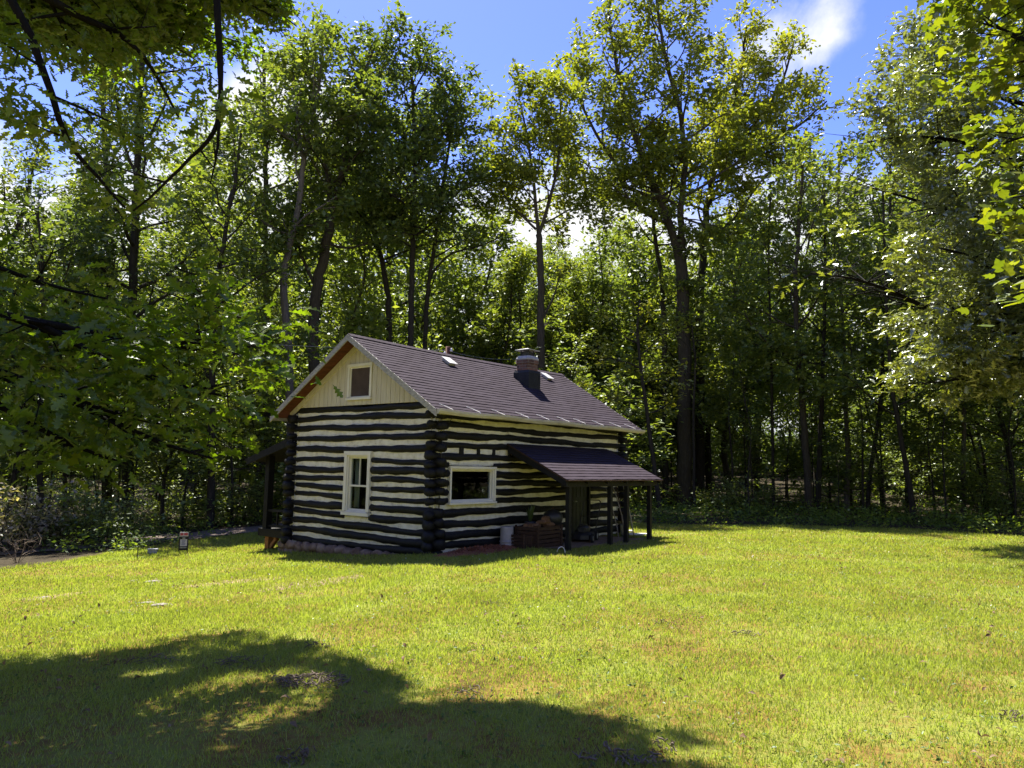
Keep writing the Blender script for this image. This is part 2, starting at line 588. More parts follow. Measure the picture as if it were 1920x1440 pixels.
PP = path_pts()
Tn = np.gradient(PP, axis=0)
Tn /= np.linalg.norm(Tn, axis=1, keepdims=True)
Nn = np.stack([-Tn[:, 1], Tn[:, 0]], -1)
b = MB()
for i in range(len(PP)):
    for k in range(7):
        o_ = (k / 6 - .5) * (2.5 + .3 * math.sin(i * 1.3 + k))
        x, y = PP[i] + Nn[i] * o_
        b.v.append((x, y, float(gz(x, y)) + .02))
for i in range(len(PP) - 1):
    for k in range(6):
        b.f.append((i * 7 + k, i * 7 + k + 1, (i + 1) * 7 + k + 1, (i + 1) * 7 + k))
        b.uv += [(0, 0)] * 4
b.build('path', 'path_gravel', smooth=True, kind='structure')


def path_dist(x, y):
    d = np.full(np.shape(x), 99.0)
    for q in PP:
        d = np.minimum(d, np.hypot(x - q[0], y - q[1]))
    return d


# ------------------------------------------------------------------ the cabin
YAW = math.radians(38.801)
CE = np.array([math.sin(YAW), math.cos(YAW), 0])
CN = np.array([-math.cos(YAW), math.sin(YAW), 0])
CC = np.array([-1.409, 14.092, 0])
CROT = math.pi / 2 - YAW
W, L, ZT, ZR, OVG, OVS, OVB = 4.524, 6.819, 2.884, 4.302, .374, .319, .472
SL = (ZR - ZT) / (W / 2)


def c2w(p):
    return CC + CE * p[0] + CN * p[1] + np.array([0, 0, p[2]])


def zfor(l, wv, py):                              # height of a cabin point seen at photograph row py
    lo, hi = -2, 8
    for _ in range(40):
        m_ = (lo + hi) / 2
        v_ = c2w((l, wv, m_)) - CO
        y_ = 720 - F_PX * (v_ @ CU) / (v_ @ CF)
        lo, hi = (lo, m_) if y_ < py else (m_, hi)
    return lo


cabin = empty('log_cabin', CC, CROT, label='black log cabin with cream chinking, brown shingle roof and brick chimney', cat='cabin')
rng = random.Random(5)
G_MAP = lambda u, o, z: (-o, u, z)                # gable wall: u runs left, o outwards
S_MAP = lambda u, o, z: (u, -o, z)                # long wall: u runs away, o outwards
FG_MAP = lambda u, o, z: (L + o, u, z)
BK_MAP = lambda u, o, z: (u, W + o, z)
ROWS_G = [2.80, 2.61, 2.39, 2.18, 1.95, 1.71, 1.51, 1.33, 1.145, .955, .755, .575, .375, .175, -.02]
ROWS_S = [2.80, 2.62, 2.42, 2.23, 2.03, 1.83, 1.655, 1.475, 1.30, 1.13, .95, .73, .525, .315, .12, -.06]


def spans(a, bnd, z, openings, pad):
    cuts = [(u0, u1) for (u0, u1, z0, z1) in openings if z0 - pad < z < z1 + pad]
    out, s0 = [], a
    for u0, u1 in sorted(cuts):
        out.append((s0, u0))
        s0 = u1
    out.append((s0, bnd))
    return [q for q in out if q[1] - q[0] > .03]


def log_wall(fn, length, rows, openings, tilt, seed, lab):
    rs = random.Random(seed)
    b = MB()
    tz = lambda u, z: z + tilt * (u / length) * max(0, 1 - z / 2.0)
    prof = []
    for z in rows:
        ph = [rs.uniform(0, 6.3) for _ in range(4)]
        r0 = rs.uniform(.054, .073) * (1.12 if z < .8 else 1)
        tp = rs.uniform(-.10, .10)
        cz = lambda u, z=z, ph=ph: tz(u, z) + .016 * math.sin(u * 1.1 + ph[0]) + .009 * math.sin(u * 3.3 + ph[1]) + .004 * math.sin(u * 9.1 + ph[3])
        cr = lambda u, r0=r0, tp=tp, ph=ph: r0 * (1 + tp * (u / length - .5) * 2 + .10 * math.sin(u * 2.3 + ph[2]) + .06 * math.sin(u * 7 + ph[3]) + .04 * math.sin(u * 17 + ph[1]))
        prof.append((z, cz, cr))
        ex = .02 if z > 2.7 else .15 + rs.uniform(0, .06)
        for (u0, u1) in spans(-ex, length + ex, z, openings, .045):
            n = max(3, int((u1 - u0) / .14))
            us = np.linspace(u0, u1, n + 1)
            pts = [fn(u, -.045 + .006 * math.sin(u * 2 + ph[0]), cz(u)) for u in us]
            rr = [cr(u) * (1 if .05 < u < length - .05 else 1.22) for u in us]
            b.tube(pts, rr, 14, True, 1.0, rs.randint(0, 9999), .22)
    wall = b.build('log_wall', 'black_log_paint', cabin, smooth=True, label=lab)
    c = MB()
    order = sorted(prof, key=lambda q: q[0])
    edges = [(None, order[0])] + list(zip(order[:-1], order[1:]))
    for lo, hi in edges:
        zl = (lambda u: hi[1](u) - .12) if lo is None else lo[1]
        zm = hi[0] - .06 if lo is None else (lo[0] + hi[0]) / 2
        for (u0, u1) in spans(0, length, zm, openings, .0):
            n = max(2, int((u1 - u0) / .1))
            us = np.linspace(u0, u1, n + 1)
            ph = rs.uniform(0, 6)
            prof_o = [[-.05 + rs.uniform(-.007, .007) + .006 * math.sin(u * 3 + ph) + d for d in (0, .012, .014, .012, 0)] for u in us]
            base = len(c.v)
            for i, u in enumerate(us):
                for k in range(5):
                    fz = k / 4
                    c.v.append(fn(u, prof_o[i][k], zl(u) * (1 - fz) + hi[1](u) * fz))
                c.v.append(fn(u, -.15, hi[1](u)))
                c.v.append(fn(u, -.15, zl(u)))
            for i in range(n):
                for k in range(7):
                    a0, a1 = base + i * 7 + k, base + i * 7 + (k + 1) % 7
                    c.f.append((a0, a0 + 7, a1 + 7, a1))
                    c.uv += [(0, 0)] * 4
    c.build('chinking', 'cream_chinking', wall, smooth=True)
    return wall


WIN_S = (.374, 1.745, .896, 1.632)
WIN_G = (1.821, 2.644, .583, 1.90)
DOOR = (4.55, 5.36, -.2, 1.80)
log_wall(G_MAP, W, ROWS_G, [WIN_G], 0, 11, 'gable end log wall with the tall sash window')
log_wall(S_MAP, L, ROWS_S, [WIN_S, DOOR], 0, 12, 'long log wall with the wide window and the porch lean-to')
log_wall(FG_MAP, W, ROWS_G, [], 0, 13, None)
log_wall(BK_MAP, L, ROWS_S, [], 0, 14, None)
for (q0, q1) in ((.68, .78), (1.20, 1.27), (1.68, 1.75), (2.2, 2.27)):      # short upright blocks between two logs
    b = MB()
    b.box(q0, q1, .0, .06, 1.86, 2.02)
    b.build('spacer_block', 'black_log_paint', cabin, bevel=.012)
b = MB()                                          # floor, linings, partition and ceiling coloured near-black to keep the rooms dark
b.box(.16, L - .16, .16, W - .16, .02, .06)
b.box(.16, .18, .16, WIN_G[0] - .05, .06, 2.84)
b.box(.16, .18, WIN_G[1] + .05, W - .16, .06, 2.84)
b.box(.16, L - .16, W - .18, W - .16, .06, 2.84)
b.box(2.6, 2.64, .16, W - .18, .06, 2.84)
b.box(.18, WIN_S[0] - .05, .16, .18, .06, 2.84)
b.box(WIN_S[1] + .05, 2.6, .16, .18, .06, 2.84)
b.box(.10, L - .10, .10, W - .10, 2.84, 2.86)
b.build('dark_room_lining', 'dark_room', cabin)

# stone footing under the gable end
b = MB()
rs = random.Random(3)
u = .9
while u < W + .1:
    wd = rs.uniform(.16, .34)
    for lay in range(2):
        top = -.055 - .02 * (u / W) - lay * .15
        p = c2w((0, u, 0))
        bot = max(top - .2, float(gz(p[0], p[1])) - .1)
        if top - bot < .03:
            continue
        n0 = len(b.v)
        b.tube([(-.045 + rs.uniform(-.02, .02), u + wd * q, (top + bot) / 2 + rs.uniform(-.01, .01)) for q in (.02, .12, .5, .88, .98)], [(top - bot) * .3, (top - bot) * .5, (top - bot) * .55, (top - bot) * .5, (top - bot) * .3], 9, True, 1.0, rs.randint(0, 999), .55)
    u += wd
b.box(.06, L - .06, .06, W - .06, -.9, -.06)
b.build('stone_footing', 'stone', cabin, smooth=True)


# roof
def shingles(b, top, along, down, La, Ld, expo, seed, sag=None):
    rs = random.Random(seed)
    top, along, down = np.array(top, float), np.array(along, float), np.array(down, float)
    nrm = np.cross(along, down)
    nrm = nrm / np.linalg.norm(nrm)
    if nrm[2] < 0:
        nrm = -nrm
    n = int(math.ceil(Ld / expo))
    m = max(6, int(La / .155))
    jit = lambda: rs.uniform(-.005, .005)
    sg = sag or (lambda a, s: 0)
    for i in range(n):
        s0, s1 = i * expo, min((i + 1) * expo, Ld)
        dr = [jit() for _ in range(m + 1)]
        up = [rs.uniform(.008, .015) for _ in range(m + 1)]
        for k in range(m):
            a0, a1 = La * k / m, La * (k + 1) / m
            pt = lambda a, s, h: top + along * a + down * s + nrm * h + np.array([0, 0, sg(a, s)])
            q = [pt(a0, s0, .001), pt(a1, s0, .001), pt(a1, s1 + dr[k + 1], up[k + 1]), pt(a0, s1 + dr[k], up[k])]
            uvs = [(a0, s0), (a1, s0), (a1, s1 - .002), (a0, s1 - .002)]
            b.face(q, uvs)
            lo = [pt(a0, s1 + dr[k], up[k]), pt(a1, s1 + dr[k + 1], up[k + 1]), pt(a1, s1 + dr[k + 1], -.004), pt(a0, s1 + dr[k], -.004)]
            b.face(lo, [(a0, s1 - .003), (a1, s1 - .003), (a1, s1 - .003), (a0, s1 - .003)])


LA = L + OVG + OVB
cl = 1 / math.hypot(1, SL)
DNF = np.array([0, -cl, -SL * cl])
DNB = np.array([0, cl, -SL * cl])
LD = (W / 2 + OVS + .04) / cl
sagf = lambda a, s: -.045 * math.sin(math.pi * min(max(a / LA, 0), 1)) * (1 - .5 * s / LD)
b = MB()
shingles(b, (-OVG - .02, W / 2, ZR), (1, 0, 0), DNF, LA + .04, LD, .1302, 21, sagf)
shingles(b, (-OVG - .02, W / 2, ZR), (1, 0, 0), DNB, LA + .04, LD, .1302, 22, sagf)
m_ = 50
for k in range(m_):                                # ridge caps
    a0, a1 = -OVG - .02 + (LA + .04) * k / m_, -OVG - .02 + (LA + .04) * (k + 1) / m_ + .02
    for dn in (DNF, DNB):
        q = [np.array([a, W / 2, ZR + .022 + .006 * (a == a1) + sagf(a + OVG, 0)]) + dn * s for a, s in ((a0, 0), (a1, 0), (a1, .13), (a0, .13))]
        b.face(q, [(a0 * 1.7, .03), (a1 * 1.7, .03), (a1 * 1.7, .11), (a0 * 1.7, .11)])
roof = b.build('roof', 'roof_shingle', cabin)
b = MB()                                          # plank deck whose underside shows at the eaves
for dn in (DNF, DNB):
    k = 0
    s = 0.02
    while s < LD - .02:
        s1 = min(s + .148, LD - .01)
        for j in range(8):
            a0, a1 = -OVG + LA * j / 8, -OVG + LA * (j + 1) / 8
            nrm = np.array([0, -dn[2] if dn[1] < 0 else dn[2], abs(dn[1])])
            P = lambda a, s_, h: np.array([a, W / 2, ZR + sagf(a + OVG, s_)]) + dn * s_ + np.array([0, 0, -h])
            b.hexa([P(a0, s, .035), P(a1, s, .035), P(a1, s1, .035), P(a0, s1, .035), P(a0, s, .008), P(a1, s, .008), P(a1, s1, .008), P(a0, s1, .008)])
        s += .152
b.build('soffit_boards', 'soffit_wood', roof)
for xa, lab in ((-OVG, None), (L + OVB, None)):   # barge boards on the two gable ends
    for dn in (DNF, DNB):
        b = MB()
        sgn = -1 if xa < 0 else 1
        P = lambda s_, h, o: np.array([xa + sgn * o, W / 2, ZR]) + dn * s_ + np.array([0, 0, h])
        b.hexa([P(0, -.125, 0), P(LD, -.125, 0), P(LD, -.125, .028), P(0, -.125, .028), P(0, .004, 0), P(LD, .004, 0), P(LD, .004, .028), P(0, .004, .028)])
        b.build('barge_board', 'weathered_white', roof, bevel=.004)
zE = ZT - SL * OVS
b = MB()                                          # front fascia and gutter
b.box(-OVG, L + OVB, -OVS - .025, -OVS, zE - .105, zE - .02)
b.build('fascia', 'weathered_white', roof)
b = MB()
b.box(-OVG, L + OVB, W + OVS, W + OVS + .025, zE - .105, zE - .02)
b.build('fascia', 'weathered_white', roof)
b = MB()
gp = [(0.0, .0), (0.0, -.075), (.02, -.088), (.055, -.088), (.085, -.04), (.09, 0.0), (.082, 0.0), (.076, -.04), (.05, -.078), (.022, -.078), (.008, -.07), (.008, 0.0)]
m_ = 24
for j in range(m_):
    a0, a1 = -OVG + (LA + .05) * j / m_, -OVG + (LA + .05) * (j + 1) / m_
    for k in range(len(gp)):
        q0, q1 = gp[k], gp[(k + 1) % len(gp)]
        d0, d1 = [-.012 * math.sin(3.0 * a) for a in (a0, a1)]
        b.face([(a0, -OVS - .026 - q0[0], zE - .015 + q0[1] + d0), (a1, -OVS - .026 - q0[0], zE - .015 + q0[1] + d1), (a1, -OVS - .026 - q1[0], zE - .015 + q1[1] + d1), (a0, -OVS - .026 - q1[0], zE - .015 + q1[1] + d0)])
for a in (-OVG, L + OVB + .05):
    b.face([(a, -OVS - .026 - q[0], zE - .015 + q[1]) for q in gp[:6]])
gut = b.build('gutter', 'gutter_paint', roof)
for j in range(10):                               # bent wire hangers from shingle edge to gutter lip
    a = -.05 + j * .76 + rng.uniform(-.06, .06)
    b = MB()
    pts = [(a - .09, -OVS + .17, zE + .11), (a - .03, -OVS + .08, zE + .075), (a + .0, -OVS - .02, zE + .03), (a + .015, -OVS - .10, zE - .0), (a + .015, -OVS - .118, zE - .03)]
    b.tube(pts, .006, 5)
    b.build('gutter_hanger', 'white_paint', gut)
for (vl, vw) in ((2.12, 1.78), (6.05, 1.88)):     # low box vents near the ridge
    b = MB()
    zr = ZT + SL * vw
    P = lambda a, s_, h: np.array([vl + a, vw, zr]) + DNF * s_ + np.array([0, -SL * cl * h, cl * h]) + np.array([0, 0, sagf(vl + OVG, 1)])
    for (w0, w1, h0, h1) in ((.10, .10, .0, .06), (.135, .135, .06, .08)):
        b.hexa([P(-w0, -w0 * 1.2, h0), P(w0, -w0 * 1.2, h0), P(w0, w0 * 1.2, h0), P(-w0, w0 * 1.2, h0), P(-w1, -w1 * 1.2, h1), P(w1, -w1 * 1.2, h1), P(w1, w1 * 1.2, h1), P(-w1, w1 * 1.2, h1)])
    b.build('roof_vent', 'grey_metal', cabin, bevel=.008)

# gable siding, its window, rake trim
AT = (1.885, 2.655, 2.969, 3.734)
b = MB()
u = .02
rs = random.Random(8)
topz = lambda u_: ZT + SL * min(u_, W - u_) - .045
while u < W - .03:
    u1 = min(u + rs.choice((.13, .135, .165)), W - .02)
    o = .012 + rs.uniform(0, .004)
    for (c0, c1) in ([(u, u1)] if not u < W / 2 < u1 else [(u, W / 2), (W / 2, u1 - .008)]):
        e1 = c1 - (.008 if c1 == u1 else 0)
        segs = [(ZT - .02, None)]
        if AT[0] < (c0 + e1) / 2 < AT[1]:
            segs = [(ZT - .02, AT[2]), (AT[3], None)]
        for z0, z1 in segs:
            za, zb = (z1, z1) if z1 else (topz(c0), topz(e1))
            if min(za, zb) - z0 < .01:
                continue
            b.hexa([G_MAP(c0, -.02, z0), G_MAP(e1, -.02, z0), G_MAP(e1, o, z0), G_MAP(c0, o, z0), G_MAP(c0, -.02, za), G_MAP(e1, -.02, zb), G_MAP(e1, o, zb), G_MAP(c0, o, za)])
    u = u1
sid = b.build('gable_siding', 'cream_siding', cabin)
b = MB()
b.face([G_MAP(.02, -.022, ZT - .02), G_MAP(W / 2, -.022, ZT + SL * W / 2 - .05), G_MAP(W - .02, -.022, ZT - .02)])
b.build('gable_backing', 'cream_siding', cabin)
b = MB()
b.face([FG_MAP(.02, -.022, ZT - .02), FG_MAP(W / 2, -.022, ZT + SL * W / 2 - .05), FG_MAP(W - .02, -.022, ZT - .02)])
b.build('gable_siding', 'cream_siding', cabin)
for sd in (0, 1):
    b = MB()
    f_ = lambda u_, o, z: G_MAP(u_ if sd == 0 else W - u_, o, z)
    z_ = lambda u_: ZT + SL * u_ - .05
    b.hexa([f_(-.12, .017, z_(-.12) - .13), f_(W / 2 - .002, .017, z_(W / 2) - .13), f_(W / 2 - .002, .042, z_(W / 2) - .13), f_(-.12, .042, z_(-.12) - .13),
            f_(-.12, .017, z_(-.12)), f_(W / 2 - .002, .017, z_(W / 2)), f_(W / 2 - .002, .042, z_(W / 2)), f_(-.12, .042, z_(-.12))])
    b.build('rake_trim', 'cream_siding', cabin, bevel=.004)


def window(fn, op, casing, kind):
    u0, u1, z0, z1 = op
    b = MB()
    cw = casing
    o0, o1 = -.06, .038
    for (a0, a1, c0, c1, oo) in ((u0, u0 + cw, z0 + cw, z1 - cw, o1), (u1 - cw, u1, z0 + cw, z1 - cw, o1), (u0 - .012, u1 + .012, z1 - cw, z1, o1 + .006), (u0 - .02, u1 + .02, z0, z0 + cw * .8, o1 + .022)):
        b.box(a0, a1, o0, oo, c0, c1, fn)
    for (a0, a1, c0, c1) in ((u0 + cw, u0 + cw + .03, z0 + cw * .8, z1 - cw), (u1 - cw - .03, u1 - cw, z0 + cw * .8, z1 - cw), (u0 + cw + .03, u1 - cw - .03, z0 + cw * .8, z0 + cw * .8 + .03), (u0 + cw + .03, u1 - cw - .03, z1 - cw - .03, z1 - cw)):
        b.box(a0, a1, -.10, .012, c0, c1, fn)
    fr_ = b.build('attic_window' if kind == 'attic' else 'window', 'window_paint', cabin, bevel=.004, label={'attic': 'small attic window with dark brown screen', 'sash': 'tall narrow sash window in cream frame', 'wide': 'wide picture window in cream frame'}[kind])
    a0, a1, c0, c1 = u0 + cw + .03, u1 - cw - .03, z0 + cw * .8 + .03, z1 - cw - .03
    if kind == 'attic':
        b = MB()
        b.box(a0 - .005, a1 + .005, -.015, -.004, c0 - .005, c1 + .005, fn)
        b.build('screen', 'screen_mesh', fr_)
        return
    b = MB()
    s = .035 if kind == 'sash' else .024
    for q in ((a0, a0 + s, c0, c1), (a1 - s, a1, c0, c1), (a0 + s, a1 - s, c0, c0 + s), (a0 + s, a1 - s, c1 - s, c1)):
        b.box(q[0], q[1], -.085, -.035, q[2], q[3], fn)
    if kind == 'sash':
        zm = c0 + (c1 - c0) * .46
        b.box(a0 + s, a1 - s, -.083, -.030, zm - .018, zm + .018, fn)
        um = (a0 + a1) / 2
        b.box(um - .009, um + .009, -.080, -.045, zm + .018, c1 - s, fn)
    b.build('sash', 'window_paint', fr_, bevel=.003)
    b = MB()
    b.box(a0 + s - .004, a1 - s + .004, -.066, -.061, c0 + s - .004, c1 - s + .004, fn)
    b.build('pane', 'window_glass', fr_)
    if kind == 'sash':
        b = MB()
        for k in range(7):
            ua = a1 - s - .005 - k * .022
            b.tube([fn(ua, -.16 - .01 * (k % 2), c0 + .05), fn(ua, -.16 - .01 * (k % 2), c1)], .014, 6)
        b.build('curtain', 'curtain', fr_, smooth=True)


window(G_MAP, WIN_G, .085, 'sash')
window(S_MAP, WIN_S, .045, 'wide')
window(G_MAP, AT, .06, 'attic')

# brick chimney
CHX, CHY = 4.56, 1.38
zbase = ZT + SL * CHY
z_cap = zfor(CHX, CHY, 656.5)
z_cr = zfor(CHX, CHY, 669)
z_bt = zfor(CHX, CHY, 676)
z_fl = zfor(CHX, CHY - .2, 695)


def octo(r, c=.30):
    k = r * c
    return [(r, -r + k), (r, r - k), (r - k, r), (-r + k, r), (-r, r - k), (-r, -r + k), (-r + k, -r), (r - k, -r)]


def octo_prism(b, levels, cx=CHX, cy=CHY):
    for (r0, z0), (r1, z1) in zip(levels[:-1], levels[1:]):
        p0, p1 = octo(r0), octo(r1)
        acc = 0
        for k in range(8):
            q = (k + 1) % 8
            ln = math.dist(p0[k], p0[q])
            b.face([(cx + p0[k][0], cy + p0[k][1], z0), (cx + p0[q][0], cy + p0[q][1], z0), (cx + p1[q][0], cy + p1[q][1], z1), (cx + p1[k][0], cy + p1[k][1], z1)], [(acc, z0), (acc + ln, z0), (acc + ln, z1), (acc, z1)])
            acc += ln
    for r, z, rev in ((levels[0][0], levels[0][1], True), (levels[-1][0], levels[-1][1], False)):
        p = [(cx + a, cy + c_, z) for a, c_ in octo(r)]
        b.face(p[::-1] if rev else p)


b = MB()
octo_prism(b, [(.215, z_fl - .3), (.215, z_bt - .10), (.235, z_bt - .095), (.235, z_bt)])
chim = b.build('chimney', 'old_brick', cabin)
b = MB()
octo_prism(b, [(.232, z_bt + .001), (.238, z_bt + .03), (.20, z_cr)])
b.build('crown_slab', 'concrete', chim, bevel=.008)
b = MB()
b.box(CHX - .24, CHX + .24, CHY - .24, CHY + .24, zbase - .45, z_fl - .06)
b.hexa([(CHX - .24, CHY - .24, z_fl - .06), (CHX + .24, CHY - .24, z_fl - .06), (CHX + .24, CHY + .24, z_fl - .06), (CHX - .24, CHY + .24, z_fl - .06), (CHX - .22, CHY - .225, z_fl), (CHX + .22, CHY - .225, z_fl), (CHX + .22, CHY + .225, z_fl), (CHX - .22, CHY + .225, z_fl)])
b.build('tar_flashing', 'tar', chim, bevel=.01)
b = MB()
for a, c_ in ((-.11, -.11), (.11, -.11), (.11, .11), (-.11, .11)):
    b.box(CHX + a - .01, CHX + a + .01, CHY + c_ - .01, CHY + c_ + .01, z_cr - .02, z_cap - .02)
b.box(CHX - .10, CHX + .10, CHY - .10, CHY + .10, z_cr - .02, z_cap - .05)
flue = b.build('flue', 'black_metal', chim)
b = MB()
r = .225
for k, (q0, q1) in enumerate((((-r, -r), (r, -r)), ((r, -r), (r, r)), ((r, r), (-r, r)), ((-r, r), (-r, -r)))):
    b.face([(CHX + q0[0], CHY + q0[1], z_cap - .025), (CHX + q1[0], CHY + q1[1], z_cap - .025), (CHX + q1[0], CHY + q1[1], z_cap - .008), (CHX + q0[0], CHY + q0[1], z_cap - .008)])
    b.face([(CHX + q0[0], CHY + q0[1], z_cap - .008), (CHX + q1[0], CHY + q1[1], z_cap - .008), (CHX, CHY, z_cap + .05)])
b.face([(CHX - r, CHY - r, z_cap - .025), (CHX - r, CHY + r, z_cap - .025), (CHX + r, CHY + r, z_cap - .025), (CHX + r, CHY - r, z_cap - .025)])
b.build('flue_cap', 'grey_metal', chim)

# lean-to over the side door
L0, L1, LZT, LZF, LOUT = 2.114, 6.113, 2.132, 1.403, 1.561
ln = math.hypot(LOUT, LZT - LZF)
DNL = np.array([0, -LOUT / ln, -(LZT - LZF) / ln])
b = MB()
shingles(b, (L0, -.0, LZT), (1, 0, 0), DNL, L1 - L0, ln, .1302, 31)
lean = b.build('lean_to_roof', 'roof_shingle', cabin)
b = MB()
P = lambda a, s_, h: np.array([a, 0, LZT]) + DNL * s_ + np.array([0, 0, -h])
b.hexa([P(L0, .0, .03), P(L1, .0, .03), P(L1, ln - .01, .03), P(L0, ln - .01, .03), P(L0, .0, .006), P(L1, .0, .006), P(L1, ln - .01, .006), P(L0, ln - .01, .006)])
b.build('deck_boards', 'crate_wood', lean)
for k in range(6):
    a = L0 + .04 + (L1 - L0 - .08) * k / 5
    b = MB()
    hh = .15 if k == 0 else .10
    b.hexa([P(a - .03, .02, .032 + hh), P(a + .03, .02, .032 + hh), P(a + .03, ln - .04, .032 + hh * .75), P(a - .03, ln - .04, .032 + hh * .75), P(a - .03, .02, .032), P(a + .03, .02, .032), P(a + .03, ln - .04, .032), P(a - .03, ln - .04, .032)])
    b.build('rafter', 'black_log_paint', lean)
b = MB()
b.box(L0 + .06, L1 - .06, -1.44, -1.36, LZF - .14, LZF - .045)
b.build('front_beam', 'black_log_paint', lean, bevel=.006)
b = MB()
b.tube([(L0, -LOUT - .004, LZF - .008), (L1, -LOUT - .004, LZF - .008)], .014, 6)
b.build('drip_edge', 'crate_wood', lean)
for (pl, pw, le) in ((2.39, -1.40, .0), (3.98, -1.40, .01), (4.70, -1.40, -.03), (5.75, -1.40, .0)):
    b = MB()
    b.hexa([(pl - .045 + le, pw - .045, -.1), (pl + .045 + le, pw - .045, -.1), (pl + .045 + le, pw + .045, -.1), (pl - .045 + le, pw + .045, -.1), (pl - .045, pw - .045, LZF - .14), (pl + .045, pw - .045, LZF - .14), (pl + .045, pw + .045, LZF - .14), (pl - .045, pw + .045, LZF - .14)])
    b.build('lean_to_post', 'black_log_paint', cabin, bevel=.006)
b = MB()
b.box(DOOR[0], DOOR[0] + .07, -.02, .10, -.08, 1.80)
b.box(DOOR[1] - .07, DOOR[1], -.02, .10, -.08, 1.80)
b.box(DOOR[0] + .07, DOOR[1] - .07, -.02, .10, 1.73, 1.80)
b.build('door_frame', 'black_log_paint', cabin)
b = MB()
b.box(DOOR[0] + .07, DOOR[1] - .07, .03, .07, -.06, 1.73)
for k in range(4):
    a = DOOR[0] + .09 + k * .165
    b.box(a, a + .14, .022, .03, .02, .85)
    b.box(a, a + .14, .022, .03, .95, 1.66)
dr = b.build('door', 'green_plastic', cabin)
b = MB()
b.tube([(DOOR[0] + .13, .02, .86), (DOOR[0] + .13, -.03, .86), (DOOR[0] + .20, -.03, .86)], .012, 6)
b.build('handle', 'grey_metal', dr)
b = MB()
b.tube([(.13, -OVS + .02, zE - .12), (.12, -.16, zE - .28), (.10, -.06, zE - .42), (.09, -.05, 1.4), (.06, -.06, .7), (.05, -.05, .0)], .006, 5)
b.build('cable', 'black_metal', cabin)

# porch along the far long side
b = MB()
b.box(.22, L - .3, W + .03, W + 1.42, .0, .07)
b.box(.18, .26, W + .02, W + 1.46, -.10, .075)
b.box(.18, L - .3, W + 1.40, W + 1.48, -.10, .075)
b.build('porch_deck', 'black_log_paint', cabin)
PZ0, PZ1, PO = 2.22, 1.68, 1.86
lnp = math.hypot(PO, PZ0 - PZ1)
DNP = np.array([0, PO / lnp, -(PZ0 - PZ1) / lnp])
b = MB()
shingles(b, (.0, W, PZ0), (1, 0, 0), DNP, L - .1, lnp, .1302, 33)
pr = b.build('porch_roof', 'roof_shingle', cabin)
b = MB()
P = lambda a, s_, h: np.array([a, W, PZ0]) + DNP * s_ + np.array([0, 0, -h])
b.hexa([P(.02, .0, .04), P(L - .12, .0, .04), P(L - .12, lnp, .04), P(.02, lnp, .04), P(.02, .0, .006), P(L - .12, .0, .006), P(L - .12, lnp, .006), P(.02, lnp, .006)])
for a in (-.03, 1.6, 3.2, 4.8, 6.6):
    b.hexa([P(a, .0, .17), P(a + .06, .0, .17), P(a + .06, lnp - .05, .13), P(a, lnp - .05, .13), P(a, .0, .041), P(a + .06, .0, .041), P(a + .06, lnp - .05, .041), P(a, lnp - .05, .041)])
b.hexa([P(-.03, .0, .04), P(-.002, .0, .04), P(-.002, lnp + .01, .04), P(-.03, lnp + .01, .04), P(-.03, .0, -.02), P(-.002, .0, -.02), P(-.002, lnp + .01, -.02), P(-.03, lnp + .01, -.02)])
b.build('deck_boards', 'black_log_paint', pr)
for a in (.28, 3.3, 6.3):
    b = MB()
    b.box(a - .075, a + .075, W + 1.2, W + 1.35, .07, PZ0 - (PZ0 - PZ1) * 1.28 / PO - .06)
    b.build('porch_post', 'black_log_paint', cabin, bevel=.01)
    b = MB()
    q = c2w((a, W + 1.15, 0))
    gzz = float(gz(q[0], q[1]))
    b.box(a - .07, a + .07, W + 1.08, W + 1.22, gzz - .15, -.10)
    b.hexa([(a - .045, W + .86, -.16), (a + .045, W + .86, -.16), (a + .045, W + .95, -.10), (a - .045, W + .95, -.10)] + [(a - .045, W + .80, -.10), (a + .045, W + .80, -.10), (a + .045, W + .86, -.10), (a - .045, W + .86, -.10)])
    b.bar((a, W + .84, -.13), (a, W + 1.08, -.36), .08, .08, (1, 0, 0))
    b.build('porch_pier', 'porch_wood', cabin, bevel=.008)
b = MB()
b.bar((.28, W + .02, .52), (.28, W + 1.2, .50), .07, .06)
b.bar((.28, W + .02, .16), (.28, W + 1.2, .14), .05, .06)
for k in range(3):
    yy = W + .34 + k * .26
    b.box(.26, .30, yy - .02, yy + .02, .17, .50)
b.build('porch_railing', 'black_log_paint', cabin)

# mulch, bare earth, concrete pad
p = c2w((.95, -.42, 0))
patch_sheet('mulch_bed', 'mulch', p[0], p[1], 1.15, .33, CROT, lambda q: .075 * (1 - q * q) + .012, 4, kind='stuff', label='rusty red wood mulch spread along the foot of the log wall')
p = c2w((4.2, -.75, 0))
patch_sheet('bare_earth', 'bare_soil', p[0], p[1], 2.1, .72, CROT, lambda q: .02 - .012 * q, 5, kind='structure')
for k, (px, py, rx, ry) in enumerate(((560, 1097, .75, .42), (450, 1090, .8, .3), (110, 1117, .55, .25), (640, 1085, .45, .25))):
    d = ray(px, py)
    q = CO + d * (HC / -d[2])
    for _ in range(6):
        q = CO + d * ((float(gz(q[0], q[1])) - HC) / d[2])
    patch_sheet('dirt_patch', 'bare_soil', q[0], q[1], rx, ry, .2 * k, lambda q_: .012 - .01 * q_, 50 + k, kind='structure')


def on_ground(px, py):
    d = ray(px, py)
    z = 0.0
    for _ in range(12):
        q = CO + d * ((z - HC) / d[2])
        z = float(gz(q[0], q[1]))
    return np.array([q[0], q[1], z])


# ------------------------------------------------------------------ things around the cabin
def cab_thing(name, l, wv, z=0.0, rz=0.0, **kw):
    q = c2w((l, wv, z))
    return empty(name, q, CROT + rz, **kw)


